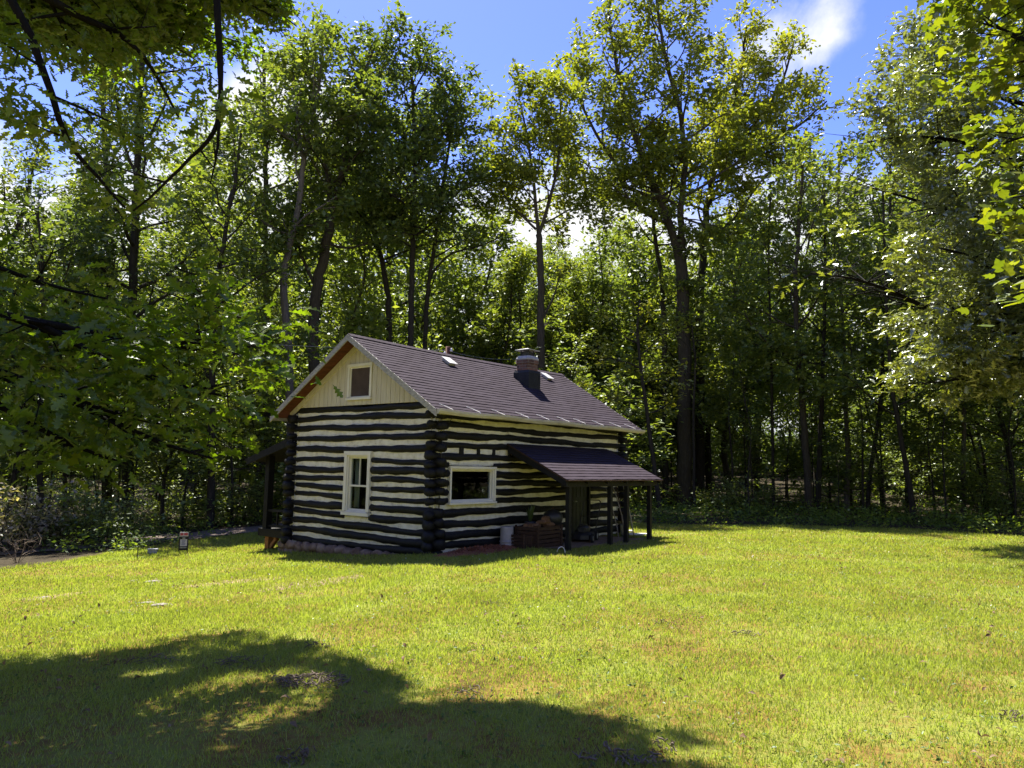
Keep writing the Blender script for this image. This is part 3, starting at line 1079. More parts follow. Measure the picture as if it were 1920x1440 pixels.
o = cab_thing('plastic_bucket', 1.86, -.26, .06, label='upturned pale plastic bucket standing on the mulch against the log wall', cat='bucket')
b = MB()
b.lathe([(.001, .37), (.125, .37), (.13, .355), (.138, .12), (.140, .085), (.150, .085), (.150, .065), (.142, .06), (.143, .02), (.152, .018), (.152, .0), (.001, .0)], 28)
b.build('bucket_body', 'bucket_plastic', o, smooth=True)
b = MB()
b.tube([(.152 * math.cos(a), .152 * math.sin(a), .05 + .03 * math.sin(a)) for a in np.linspace(-.2, 3.3, 14)], .004, 5)
b.build('wire_handle', 'grey_metal', o)


def crate(name, l, wv, lx, ly, h, slats, vertical, rz, **kw):
    o = cab_thing(name, l, wv, .02, rz, **kw)
    rs = random.Random(int(l * 100))
    for sgn_y in (-1, 1):
        b = MB()
        if vertical:
            n = slats
            for k in range(n):
                a0 = -lx / 2 + lx * k / n
                b.box(a0 + .006, a0 + lx / n - .006, sgn_y * ly / 2 - .012, sgn_y * ly / 2 + .012, .0, h * rs.uniform(.9, 1.0))
        else:
            for k in range(slats):
                z0 = h * k / slats
                b.box(-lx / 2, lx / 2, sgn_y * ly / 2 - .012 + rs.uniform(-.004, .004), sgn_y * ly / 2 + .012, z0 + .008, z0 + h / slats - .008)
        b.build('slat_panel', 'crate_wood', o, bevel=.003)
    for sgn_x in (-1, 1):
        b = MB()
        for k in range(slats if not vertical else 4):
            n = slats if not vertical else 4
            z0 = h * k / n
            b.box(sgn_x * (lx / 2 + .013) - .012, sgn_x * (lx / 2 + .013) + .012, -ly / 2, ly / 2, z0 + .008, z0 + h / n - .008)
        b.build('slat_panel', 'crate_wood', o, bevel=.003)
        for sgn_y in (-1, 1):
            b = MB()
            b.box(sgn_x * (lx / 2 + .013) - .025, sgn_x * (lx / 2 + .013) + .025, sgn_y * (ly / 2 + .026) - .013, sgn_y * (ly / 2 + .026) + .013, -.03, h + .02)
            b.build('corner_post', 'crate_wood', o, bevel=.003)
    b = MB()
    b.box(-lx / 2 + .013, lx / 2 - .013, -ly / 2 + .013, ly / 2 - .013, .02, .035)
    b.build('bottom', 'crate_wood', o)
    return o


crate('wooden_crate', 2.55, -.56, .86, .50, .42, 5, False, .05, label='large brown slatted crate of firewood by the lean-to post', cat='crate')
crate('wooden_crate', 2.02, -.56, .36, .34, .27, 7, True, -.1, label='small dark crate of upright slats beside the white bucket', cat='crate')
rs = random.Random(77)
for k in range(9):
    l_, w_ = 2.55 + rs.uniform(-.3, .3), -.56 + rs.uniform(-.12, .12)
    a = rs.uniform(-.35, .35)
    zz = .05 + (.30 if k < 4 else .40 if k < 8 else .46)
    o = cab_thing('firewood_log', l_, w_, zz, a, label='split brown firewood log lying on top of the large crate', cat='log', group='firewood logs in the crate')
    b = MB()
    ln_ = rs.uniform(.13, .19)
    r0 = rs.uniform(.045, .065)
    b.tube([(-ln_, 0, 0), (-ln_ * .98, 0, 0), (0, .01, .005), (ln_ * .98, 0, 0), (ln_, 0, 0)], [r0 * .9, r0, r0 * 1.05, r0, r0 * .9], 7, True, .8, k, .3)
    b.build('split_wood', 'firewood', o)
o = cab_thing('firewood_log', 2.72, -.60, .56, .5, label='round orange log end resting highest on the large crate', cat='log')
b = MB()
b.tube([(-.15, 0, 0), (-.147, 0, 0), (0, 0, .01), (.147, 0, 0), (.15, 0, 0)], [.07, .078, .08, .078, .07], 12, True, .9, 3, .1)
b.build('split_wood', 'firewood', o)
o = cab_thing('potted_plant', 2.45, -.40, .52, 0, label='dark green upright plant standing behind the firewood crate', cat='plant')
b = MB()
b.lathe([(.0, -.5), (.08, -.5), (.11, -.05), (.12, -.04), (.12, .0), (.10, .0), (.09, -.06)], 16)
b.build('pot', 'black_metal', o, smooth=True)
b = MB()
for k in range(9):
    a = k * 2.4
    q = np.array([math.cos(a), math.sin(a), 0])
    pr_ = np.array([-q[1], q[0], 0])
    ht = .26 + .05 * (k % 3)
    ctr = [q * .02, q * .05 + np.array([0, 0, ht * .5]), q * (.10 + .02 * (k % 2)) + np.array([0, 0, ht])]
    b.face([ctr[0] - pr_ * .01, ctr[0] + pr_ * .01, ctr[1] + pr_ * .045, ctr[1] - pr_ * .045])
    b.face([ctr[1] - pr_ * .045, ctr[1] + pr_ * .045, ctr[2]])
b.build('leaves', 'dark_leaf', o)

o = cab_thing('charcoal_grill', 3.12, -.50, .0, .4, label='dark round grill on thin legs behind the lean-to corner post', cat='grill')
b = MB()
b.lathe([(.001, .38), (.10, .40), (.19, .46), (.215, .55), (.215, .56), (.001, .56)], 22)
b.build('bowl', 'black_metal', o, smooth=True)
b = MB()
b.lathe([(.218, .562), (.218, .58), (.20, .66), (.12, .725), (.03, .745), (.001, .745)], 22)
lid = b.build('lid', 'black_metal', o, smooth=True)
b = MB()
b.tube([(-.05, 0, .742), (-.05, 0, .78), (.05, 0, .78), (.05, 0, .742)], .01, 6)
b.build('handle', 'crate_wood', lid)
for k in range(3):
    a = k * 2.094 + .4
    b = MB()
    b.tube([(.12 * math.cos(a), .12 * math.sin(a), .42), (.24 * math.cos(a), .24 * math.sin(a), .0)], .012, 6)
    b.build('leg', 'black_metal', o)

# push mower under the lean-to
o = cab_thing('lawn_mower', 4.15, -.62, .02, .25, label='dark push lawn mower parked under the lean-to before the door', cat='lawn mower')
b = MB()
dk = [(-.30, -.20), (.14, -.25), (.27, -.18), (.31, 0), (.27, .18), (.14, .25), (-.30, .20)]
for (z0, z1, s0, s1) in ((.06, .15, 1.0, 1.0), (.15, .20, 1.0, .86)):
    n0 = len(b.v)
    for k in range(len(dk)):
        q = (k + 1) % len(dk)
        b.face([(dk[k][0] * s0, dk[k][1] * s0, z0), (dk[q][0] * s0, dk[q][1] * s0, z0), (dk[q][0] * s1, dk[q][1] * s1, z1), (dk[k][0] * s1, dk[k][1] * s1, z1)])
b.face([(q[0] * .86, q[1] * .86, .20) for q in dk])
b.build('mower_deck', 'black_metal', o)
b = MB()
b.lathe([(.001, .20), (.13, .20), (.14, .24), (.14, .30), (.12, .34), (.08, .355), (.08, .375), (.03, .38), (.001, .38)], 18)
b.box(.10, .22, -.07, .07, .21, .31)
b.build('engine', 'black_metal', o, smooth=False)
b = MB()
b.box(-.17, -.07, -.11, .11, .24, .33)
b.build('fuel_tank', 'red_metal', o, bevel=.02)
for (wx, wy, wr) in ((.24, .25, .095), (.24, -.25, .095), (-.27, .235, .11), (-.27, -.235, .11)):
    b = MB()
    for (ra, rb, h) in ((wr, wr * .62, .024),):
        pts = []
        n = 20
        for k in range(n):
            a0, a1 = 2 * math.pi * k / n, 2 * math.pi * (k + 1) / n
            f_ = lambda r_, a, h_: (wx + r_ * math.cos(a), wy + h_, wr + r_ * math.sin(a))
            b.face([f_(ra, a0, -h), f_(ra, a1, -h), f_(ra, a1, h), f_(ra, a0, h)])
            b.face([f_(ra, a0, h), f_(ra, a1, h), f_(rb, a1, h), f_(rb, a0, h)])
            b.face([f_(ra, a0, -h), f_(ra, a1, -h), f_(rb, a1, -h), f_(rb, a0, -h)])
    wh = b.build('wheel', 'rubber', o)
    b = MB()
    b.tube([(wx, wy - .018, wr), (wx, wy + .018, wr)], wr * .63, 14)
    b.build('hub', 'grey_metal', wh)
b = MB()
for s_ in (-1, 1):
    b.tube([(-.27, s_ * .19, .14), (-.60, s_ * .20, .52), (-.86, s_ * .20, .84)], .012, 6)
b.tube([(-.86, -.20, .84), (-.90, -.15, .88), (-.90, .15, .88), (-.86, .20, .84)], .014, 6)
b.tube([(-.60, -.20, .52), (-.60, .20, .52)], .009, 6)
b.build('handle', 'black_metal', o)
o.rotation_euler = (0, 0, CROT + math.pi + .35)

# tools leaning by the far corner of the long wall
o = cab_thing('garden_rake', 6.12, -.55, .0, 0, label='wooden handled rake leaning on the wall behind the third lean-to post', cat='rake')
b = MB()
b.tube([(0, 0, .02), (.06, .14, .5), (.07, .32, 1.0), (.0, .47, 1.40)], .014, 7)
b.build('handle', 'grey_wood', o, smooth=True)
b = MB()
b.bar((-.17, 0, .03), (.17, .0, .03), .02, .02)
for k in range(9):
    b.bar((-.16 + k * .04, 0, .03), (-.16 + k * .04, -.05, -.01), .007, .007)
b.build('rake_head', 'black_metal', o)
o = cab_thing('crooked_stick', 5.86, -.52, .0, 0, label='thin crooked grey stick propped on the wall beside the rake', cat='stick')
b = MB()
b.tube([(-.10, -.05, .0), (.02, .08, .28), (.06, .2, .6), (.03, .30, .9), (.08, .42, 1.15)], [.014, .013, .012, .011, .008], 6, True, 1, 5, .2)
b.build('stick_wood', 'grey_wood', o, smooth=True)
o = cab_thing('white_pole', 6.38, -.62, .0, 0, label='straight pale pole propped upright close to the third lean-to post', cat='pole')
b = MB()
b.tube([(.03, 0, .0), (.02, .16, .75), (.0, .38, 1.55)], .017, 8)
b.build('pipe', 'weathered_white', o, smooth=True)
o = cab_thing('shovel', 6.30, -.35, .0, 0, label='dark shovel standing against the cabin corner logs', cat='shovel')
b = MB()
b.tube([(0, 0, .28), (0, .08, .8), (0, .22, 1.35)], .015, 7)
b.build('handle', 'crate_wood', o)
b = MB()
b.face([(-.10, -.03, .02), (0, -.05, -.02), (.10, -.03, .02), (.11, -.01, .26), (0, .02, .30), (-.11, -.01, .26)])
b.face([(-.11, -.002, .26), (0, .028, .30), (.11, -.002, .26), (.10, -.022, .02), (0, -.042, -.02), (-.10, -.022, .02)])
b.build('blade', 'black_metal', o)
for (px, py, ln_, rz, lab) in ((1190, 1004, .62, .75, 'longer white board lying on the grass behind the lean-to posts'), (1176, 998, .3, .5, 'short white board scrap on the grass beyond the longer board')):
    q = on_ground(px, py)
    o = empty('white_board', (q[0], q[1], q[2] + .03), rz - .75, label=lab, cat='board')
    b = MB()
    b.box(-ln_ / 2, ln_ / 2, -.09, .09, -.02, .025)
    b.build('plank', 'white_paint', o, bevel=.004)
q = on_ground(1052, 1037)
b = MB()
b.tube([(.08 * math.cos(a), .03 * math.sin(a * 2), .0 + .12 * math.sin(a)) for a in np.linspace(0, math.pi, 14)], .007, 7)
o = b.build('hose_loop', 'white_paint', smooth=True, label='pale hose loop arching from the grass at the first lean-to post', cat='hose')
o.location = q

# sign, grey box and stake by the path
q = on_ground(343, 1036)
SS = q[1] / F_PX                                   # metres per photograph pixel at the sign
o = empty('notice_sign', q, .38, label='black notice board sign with red topped panel beside the gravel path', cat='sign')
b = MB()
for s_ in (-1, 1):
    b.bar((s_ * 7.2 * SS, 0, -.05), (s_ * 7.2 * SS, 0, 10 * SS), .025, .02, (0, 1, 0))
    b.bar((s_ * 7.2 * SS, .02, 10 * SS), (s_ * 7.2 * SS, .28, -.03), .022, .02, (1, 0, 0))
b.build('stand', 'black_metal', o)
b = MB()
b.box(-8 * SS, 8 * SS, -.012, .012, 4 * SS, 29 * SS)
b.build('board', 'sign_black', o, bevel=.004)
b = MB()
b.box(-7.3 * SS, 7.3 * SS, -.014, .010, 29.5 * SS, 37 * SS)
tp = b.build('top_panel', 'white_paper', o)
b = MB()
for k, (u0, u1) in enumerate(((-6.4, -1.2), (-.1, 6.3))):
    b.box(u0 * SS, u1 * SS, -.018, -.0142, 31 * SS, 35.6 * SS)
b.build('red_lettering', 'sign_red', tp)
b = MB()
b.box(-5.8 * SS, 5.8 * SS, -.0165, -.0125, 11.5 * SS, 24 * SS)
nt = b.build('notice_sheet', 'white_paper', o)
b = MB()
for k in range(5):
    z = 21.5 - k * 1.9
    b.box((-3.4 + .5 * (k % 2)) * SS, (3.2 - .8 * (k % 3)) * SS, -.0195, -.0168, z * SS, (z + .9) * SS)
b.build('printed_lines', 'sign_ink', nt)
b = MB()
b.box(-2.4 * SS, 2.4 * SS, -.0165, -.0125, 25.5 * SS, 27 * SS)
b.box(-5.8 * SS, 5.4 * SS, -.0165, -.0125, 8.2 * SS, 9.3 * SS)
b.build('grey_lettering', 'grey_metal', o)
q = on_ground(286, 1038)
o = empty('utility_box', q, .3, label='small pale grey utility box in the grass left of the sign', cat='box')
b = MB()
b.box(-.10, .10, -.08, .08, -.05, .09)
b.build('box_body', 'concrete', o, bevel=.006)
b = MB()
b.box(-.115, .115, -.095, .095, .092, .115)
b.build('lid', 'grey_metal', o, bevel=.006)
q = on_ground(257, 1049)
b = MB()
b.tube([(0, 0, -.1), (.005, 0, .28)], .011, 6)
b.tube([(0, 0, .26), (.02, 0, .30)], .016, 6)
o = b.build('metal_stake', 'black_metal', label='thin black stake standing at the lawn edge left of the grey box', cat='stake')
o.location = q

# utility post and its wires behind the roof
Yp = 22.5
pt = at(840, 650, Yp)
gq = float(gz(pt[0], pt[1]))
o = empty('utility_post', (pt[0], pt[1], gq), .2, label='reddish wooden post with insulators rising behind the cabin roof', cat='post')
b = MB()
b.tube([(0, 0, -.2), (0, 0, 2.5), (0, .0, pt[2] - gq)], [.10, .09, .075], 10)
b.build('pole', 'soffit_wood', o, smooth=True)
for k in (0, 1):
    b = MB()
    b.lathe([(.001, 0), (.035, 0), (.05, .03), (.03, .05), (.045, .08), (.02, .11), (.001, .11)], 12, (.10 * (1 - 2 * k), -.05, pt[2] - gq - .16 - .12 * k))
    b.build('insulator', 'white_paint', o, smooth=True)
for k, (a, bb) in enumerate(((at(-150, 590, 24), at(838, 657, Yp)), (at(838, 657, Yp), at(1012, 666, 29.6)))):
    b = MB()
    b.tube([a + (bb - a) * q - np.array([0, 0, .22 * 4 * q * (1 - q)]) for q in np.linspace(0, 1, 24)], .0045, 5, False)
    b.build('overhead_wire', 'wire', label=('thin overhead wire running from the post to the trees on the left', 'thin overhead wire running from the post to the oak behind the chimney')[k], cat='wire')

# pale stones in the lawn
for k, (px, py, sz, lab) in enumerate(((279, 1131, .12, 'pale flat stone in the lawn, the left one of a pair'), (303, 1135, .14, 'pale flat stone in the lawn, right of its twin'), (290, 1091, .15, 'pale stone half sunk in the bare patch of lawn'), (84, 1121, .10, 'little white stone in the dry patch near the left path'), (253, 1089, .08, 'tiny pale stone beside the half sunk stone'), (611, 1063, .05, 'little white pebble in the grass before the cabin'))):
    q = on_ground(px, py)
    rs_ = np.random.RandomState(k)
    b = MB()
    n = 12
    b.tube([(-sz, 0, 0), (-sz * .8, .01, .0), (0, 0, .01), (sz * .8, .0, 0), (sz, 0, 0)], [sz * .2, sz * .5, sz * .6, sz * .45, sz * .15], n, True, .25, k, .3)
    o = b.build('stone', 'pale_stone', smooth=True, label=lab, cat='stone')
    o.location = q
    o.rotation_euler = (0, 0, .3 * k)


# piles of dry twigs and curled leaves on the lawn
def twig_pile(px, py, spread, n, thick, seed, lab, hgt=.07):
    n, thick = int(n * 2.2), thick * .5
    q = on_ground(px, py)
    rs = random.Random(seed)
    b = MB()
    for k in range(n):
        r_ = spread * math.sqrt(rs.random())
        a = rs.uniform(0, 6.283)
        c = np.array([r_ * math.cos(a) * 1.3, r_ * math.sin(a) * .8, rs.uniform(.005, hgt) * (1 - .6 * r_ / spread)])
        d = rs.uniform(0, 6.283)
        ln_ = rs.uniform(.35, 1.0) * spread * .8
        bend = rs.uniform(-.5, .5)
        tilt = rs.uniform(-.035, .035)
        pts = []
        for s_ in np.linspace(-.5, .5, 6):
            dd = d + bend * s_ * 3
            pts.append(c + np.array([math.cos(dd), math.sin(dd), 0]) * ln_ * s_ + np.array([0, 0, .010 * math.sin(s_ * 5 + k) + s_ * tilt]))
        t0 = thick * rs.uniform(.5, 1.3)
        b.tube(pts, [t0 * f_ for f_ in (.5, .9, 1, .9, .7, .3)], 5)
    o = b.build('twig_pile', 'twig_wood', smooth=True, label=lab, cat='twig pile')
    o.location = q
    return o


twig_pile(588, 1280, .21, 60, .009, 1, 'dense oval pile of dry twigs in the lawn shade')
twig_pile(462, 1245, .20, 22, .008, 2, 'loose scatter of dry twigs beyond the dense pile')
twig_pile(290, 1243, .20, 14, .008, 3, 'sparse dry twigs in the deep lawn shade, pale with one stub')
twig_pile(1135, 1425, .13, 12, .012, 4, 'bunch of long curled dead stems lying nearest in the lawn', .09)
twig_pile(1195, 1428, .12, 14, .010, 5, 'tangle of dead stems right of the long curled stems', .06)
twig_pile(1245, 1408, .07, 9, .010, 6, 'small upright clump of dead stems beside the tangle', .10)
twig_pile(595, 1216, .10, 9, .009, 7, 'small dark clump of twigs at the edge of the lawn shade', .08)
twig_pile(575, 1425, .08, 8, .014, 8, 'pale broken bark pieces standing up in the near shade', .11)
twig_pile(540, 1432, .08, 7, .010, 9, 'flat bits of bark left of the upright bark pieces', .04)
twig_pile(1398, 1192, .12, 8, .009, 10, 'pale twig scraps lying in the bright sunlit lawn')
twig_pile(925, 1133, .15, 8, .008, 11, 'thin tan twig scraps in sunlit grass before the cabin')
twig_pile(1245, 1172, .12, 7, .008, 12, 'few tan twig scraps in sunlit grass left of pale ones')
twig_pile(890, 1303, .16, 8, .008, 13, 'pale sticks at the sunny gap of the shade edge')
twig_pile(1905, 1350, .10, 10, .009, 14, 'tan twig clump in the sunlit grass at the frame edge')


# ------------------------------------------------------------------ vegetation
LEAF_SIMPLE = (np.array([(0, 0, 0), (.45, .25, .05), (1, 0, -.04), (.45, -.25, .05)]), np.array([(0, 2, 1), (0, 3, 2)]))


def lobed(outline):
    V, T = [], []
    for u, v_, z in outline:
        V.append((u, 0, -.03 * u))
    n = len(outline)
    for sgn in (1, -1):
        o0 = len(V)
        for u, v_, z in outline:
            V.append((u + .04 * (v_ > .15), sgn * v_, z))
        for i in range(n - 1):
            a, b_, c, d = i, i + 1, o0 + i + 1, o0 + i
            if sgn > 0:
                T += [(a, b_, c), (a, c, d)]
            else:
                T += [(a, c, b_), (a, d, c)]
    return np.array(V, float), np.array(T)


LEAF_OAK = lobed([(0, .008, 0), (.12, .03, .01), (.24, .13, .06), (.33, .06, .02), (.46, .22, .08), (.56, .08, .02), (.70, .25, .05), (.80, .09, .01), (.90, .12, -.02), (1.0, .01, -.10)])
LEAF_MAPLE = lobed([(0, .01, 0), (.05, .28, .03), (.22, .44, .02), (.30, .26, .04), (.55, .46, .0), (.60, .22, .03), (.74, .16, .02), (1.0, .01, -.06)])
LEAF_BEECH = lobed([(0, .01, 0), (.2, .17, .03), (.45, .24, .04), (.75, .15, .02), (1, .005, -.04)])


def leaf_cloud(P, size, template, rs, flat=.6, droop=.25, outdir=None, fixed=None):
    """leaf vertices for leaf bases P; flat = how level the blades lie"""
    n = len(P)
    N = rs.normal(size=(n, 3)) * flat
    N[:, 2] += 1
    N /= np.linalg.norm(N, axis=1, keepdims=True)
    T = rs.normal(size=(n, 3))
    if outdir is not None:
        T = T * .8 + outdir
    T[:, 2] -= droop
    T -= N * (T * N).sum(1, keepdims=True)
    T /= np.linalg.norm(T, axis=1, keepdims=True) + 1e-9
    B = np.cross(N, T)
    sz = size * rs.uniform(.6, 1.25, size=(n, 1, 1))
    tv, tt = template
    V = P[:, None, :] + sz * (tv[None, :, 0:1] * T[:, None, :] + tv[None, :, 1:2] * B[:, None, :] + tv[None, :, 2:3] * N[:, None, :])
    F = tt[None] + (np.arange(n) * len(tv))[:, None, None]
    return V.reshape(-1, 3), F.reshape(-1, 3)


class Tree:
    def __init__(s, seed):
        s.rs = np.random.RandomState(seed)
        s.tubes = []
        s.cl = []                                  # (position, outward direction)

    def limb(s, p, d, Ln, r, lev, levels=2, up=.10, wob=.22, sub=2.0, cs=.25, start=.22, subl=.50):
        rs = s.rs
        n = max(3, int(Ln / (.55 if lev == 0 else .3)))
        st = Ln / n
        pts = [np.array(p, float)]
        d = np.array(d, float)
        d /= np.linalg.norm(d)
        dirs = [d]
        for i in range(n):
            d = d + rs.normal(size=3) * wob * math.sqrt(st) + np.array([0, 0, up * st])
            d /= np.linalg.norm(d)
            pts.append(pts[-1] + d * st)
            dirs.append(d)
        pts = np.array(pts)
        rr = r * np.linspace(1, .3, len(pts)) ** .9
        s.tubes.append((pts, rr, 6 if lev == 0 else 4 if lev == 1 else 3))
        if lev < levels:
            k = max(2, int(Ln * sub * (1.5 if lev else 1)))
            for j in range(k):
                q = start + (1 - start) * (j + rs.rand()) / k
                i = min(int(q * n), n - 1)
                side = rs.normal(size=3)
                side[2] *= .6
                side -= dirs[i] * (side @ dirs[i])
                side /= np.linalg.norm(side) + 1e-9
                dd = dirs[i] * .65 + side * rs.uniform(.5, 1.0)
                s.limb(pts[i] + (pts[i + 1] - pts[i]) * rs.rand(), dd, max(.25, Ln * subl * rs.uniform(.6, 1.2) * (1.15 - .55 * q)), max(.006, rr[i] * .5), lev + 1, levels, up * .8, wob * 1.2, sub, cs, .2, subl)
        if lev >= levels - 1:
            m = max(1, int(Ln * (1 - .3) / cs))
            for j in range(m):
                q = .3 + .7 * (j + .9) / m
                f = min(q * n, n - 1e-3)
                i = int(f)
                s.cl.append((pts[i] + (pts[i + 1] - pts[i]) * (f - i), dirs[i]))

    def stem(s, pts, r0, r1, sides=10, flare=True):
        pts = np.array(pts, float)
        m = max(6, int(np.linalg.norm(np.diff(pts, axis=0), axis=1).sum() / .45))
        tt = np.linspace(0, len(pts) - 1, m)
        k = np.arange(len(pts))
        sm = np.stack([np.interp(tt, k, pts[:, c]) for c in range(3)], -1)
        for _ in range(2):
            sm[1:-1] = sm[1:-1] * .5 + (sm[:-2] + sm[2:]) * .25
        sm[1:-1] += s.rs.normal(size=(m - 2, 3)) * np.array([1, 1, 0]) * r0 * .10
        q = np.linspace(0, 1, m)
        rr = r0 + (r1 - r0) * q
        if flare:
            rr = rr * (1 + .55 * np.exp(-q * m * .9))
        s.tubes.append((sm, rr, sides))
        return sm, rr

    def autolimbs(s, sm, rr, t0, t1, spacing, ln0, ln1, elev=(25, 60), **kw):
        rs = s.rs
        seg = np.linalg.norm(np.diff(sm, axis=0), axis=1)
        Ltot = seg.sum() * (t1 - t0)
        n = max(1, int(Ltot / spacing))
        az = rs.rand() * 6.28
        for j in range(n):
            q = t0 + (t1 - t0) * (j + rs.rand() * .8) / n
            i = min(int(q * (len(sm) - 1)), len(sm) - 2)
            az += 2.4 + rs.normal() * .4
            f = (q - t0) / max(1e-6, t1 - t0)
            el = math.radians(elev[0] + (elev[1] - elev[0]) * f + rs.normal() * 8)
            ln = (ln0 + (ln1 - ln0) * f) * rs.uniform(.75, 1.2)
            s.limb(sm[i], (math.cos(az) * math.cos(el), math.sin(az) * math.cos(el), math.sin(el)), ln, max(.012, min(rr[i] * .5, .012 + ln * .02)), 0, **kw)

    def wood_mesh(s, name, m):
        V, F, off = [], [], 0
        for pts, rr, n in s.tubes:
            v_ = tube_ring(pts, rr, n).reshape(-1, 3)
            mm = len(pts)
            i, k = np.meshgrid(np.arange(mm - 1), np.arange(n), indexing='ij')
            a = i * n + k
            b_ = i * n + (k + 1) % n
            F.append(np.stack([a, b_, b_ + n, a + n], -1).reshape(-1, 4) + off)
            V.append(v_)
            off += len(v_)
        return np_mesh(name, np.concatenate(V), np.concatenate(F), m, True)

    def leaf_mesh(s, name, m, per, sig, size, template=LEAF_SIMPLE, flat=.6, droop=.25, keep=None):
        rs = s.rs
        C = np.array([c for c, d in s.cl])
        D = np.array([d for c, d in s.cl])
        C = np.repeat(C, per, 0)
        D = np.repeat(D, per, 0)
        P = C + rs.normal(size=C.shape) * np.array([sig, sig, sig * .7])
        if keep is not None:
            k_ = keep(P)
            P, D = P[k_], D[k_]
        V, F = leaf_cloud(P, size, template, rs, flat, droop, D)
        return np_mesh(name, V, F, m)


def plant_tree(name, base, wood, leaf, rz=0, sc=1.0, part='crown', stempart='trunk', **kw):
    o = empty(name, base, rz, **kw)
    o.scale = (sc, sc, sc)
    obj(stempart, wood, o)
    obj(part, leaf, o)
    return o


# --- mesh variants shared by the trees of the wood
def make_tall(seed, H, tr, cb, ln, leafm, barkm, per=13, size=.26, spacing=.52):
    T = Tree(seed)
    rs = T.rs
    pts = [(0, 0, -.3)] + [(rs.normal() * .18 * k, rs.normal() * .18 * k, H * k / 5) for k in range(1, 6)]
    sm, rr = T.stem(pts, tr, tr * .15)
    T.autolimbs(sm, rr, cb, .98, spacing, ln, ln * .4, (15, 65), levels=2)
    return T.wood_mesh('trunk', barkm), T.leaf_mesh('crown', leafm, per, .21, size), H


TALL = [make_tall(101, 20, .26, .32, 4.2, 'oak_leaf', 'dark_bark'), make_tall(102, 22, .22, .45, 3.6, 'dark_leaf', 'dark_bark'), make_tall(103, 18, .2, .25, 4.4, 'oak_leaf', 'brown_bark')]
MID = [make_tall(111, 11, .12, .22, 3.0, 'oak_leaf', 'dark_bark', 16, .24, .32), make_tall(112, 9, .10, .14, 2.8, 'understory_leaf', 'brown_bark', 16, .23, .30), make_tall(113, 12, .11, .24, 2.8, 'oak_leaf', 'dark_bark', 16, .24, .32)]


def make_sapling(seed, H, tr, cb, ln, leafm, per=13, size=.16):
    T = Tree(seed)
    rs = T.rs
    pts = [(0, 0, -.2)] + [(rs.normal() * .07 * k, rs.normal() * .07 * k, H * k / 4) for k in range(1, 5)]
    sm, rr = T.stem(pts, tr, tr * .25, 7)
    T.autolimbs(sm, rr, cb, .98, .24, ln, ln * .4, (0, 35), levels=1, up=.0, sub=2.4, cs=.16)
    return T.wood_mesh('stem', 'dark_bark'), T.leaf_mesh('foliage', leafm, per, .13, size, LEAF_SIMPLE, .32, .12), H


SAP = [make_sapling(121, 7.5, .05, .42, 1.5, 'understory_leaf'), make_sapling(122, 5.0, .035, .15, 1.4, 'understory_leaf'), make_sapling(123, 9.0, .055, .5, 1.5, 'oak_leaf'), make_sapling(124, 3.2, .025, .1, 1.1, 'understory_leaf')]


def make_bush(seed, H, R, leafm, per=9, size=.10):
    T = Tree(seed)
    rs = T.rs
    for k in range(16):
        a = rs.rand() * 6.28
        T.limb((rs.normal() * R * .15, rs.normal() * R * .15, -.05), (math.cos(a) * rs.uniform(.2, 1.1), math.sin(a) * rs.uniform(.2, 1.1), 1), H * rs.uniform(.6, 1.1), .014, 0, levels=1, up=-.1, sub=3.2, cs=.13, subl=.42)
    return T.wood_mesh('stems', 'brown_bark'), T.leaf_mesh('foliage', leafm, per, .10, size, LEAF_SIMPLE, .5, .2), H


BUSH = [make_bush(131, 1.5, 1.0, 'understory_leaf'), make_bush(132, 1.2, .9, 'grey_leaf'), make_bush(133, 1.0, .8, 'weed_leaf')]


# --- individual trees seen one by one: trunks through photograph pixels at real depths
def px_stem(T, base, pts, Y, w0, w1, flare=True):
    P = [at(p[0], p[1], Y + (p[2] if len(p) > 2 else 0)) for p in pts]
    if flare:
        P[0][2] = min(P[0][2], base[2] + .05) - .25 if abs(P[0][2] - base[2]) < 3 else P[0][2]
    k = Y / F_PX / 2
    return T.stem(np.array(P) - base, w0 * k, w1 * k, 10, flare)


def hero(name, seed, Y, stems, barkm, leafm, label, cat='tree', limbs=None, per=12, sig=.20, size=.255, template=LEAF_SIMPLE, group=None, levels=2, flat=.6):
    T = Tree(seed)
    p0 = stems[0][0][0]
    q = at(p0[0], p0[1], Y)
    base = np.array([q[0], q[1], float(gz(q[0], q[1]))])
    for j, (pts, w0, w1, al) in enumerate(stems):
        if j == 0:
            pts = list(pts)
            foot = at(pts[0][0], pts[0][1], Y)
            P = [np.array([foot[0], foot[1], base[2] - .25])] + [at(p[0], p[1], Y + (p[2] if len(p) > 2 else 0)) for p in pts]
            k = Y / F_PX / 2
            sm, rr = T.stem(np.array(P) - base, w0 * k, w1 * k)
        else:
            sm, rr = px_stem(T, base, pts, Y, w0, w1, False)
        if al:
            T.autolimbs(sm, rr, **al)
    for (p, d, ln, r) in (limbs or []):
        T.limb(p, d, ln, r, 0)
    return plant_tree(name, base, T.wood_mesh('trunk', barkm), T.leaf_mesh('crown', leafm, per, sig, size, template, flat), label=label, cat=cat, group=group)


AL = lambda t0, t1, sp, a, b_, e0=15, e1=60, **kw: dict(t0=t0, t1=t1, spacing=sp, ln0=a, ln1=b_, elev=(e0, e1), **kw)
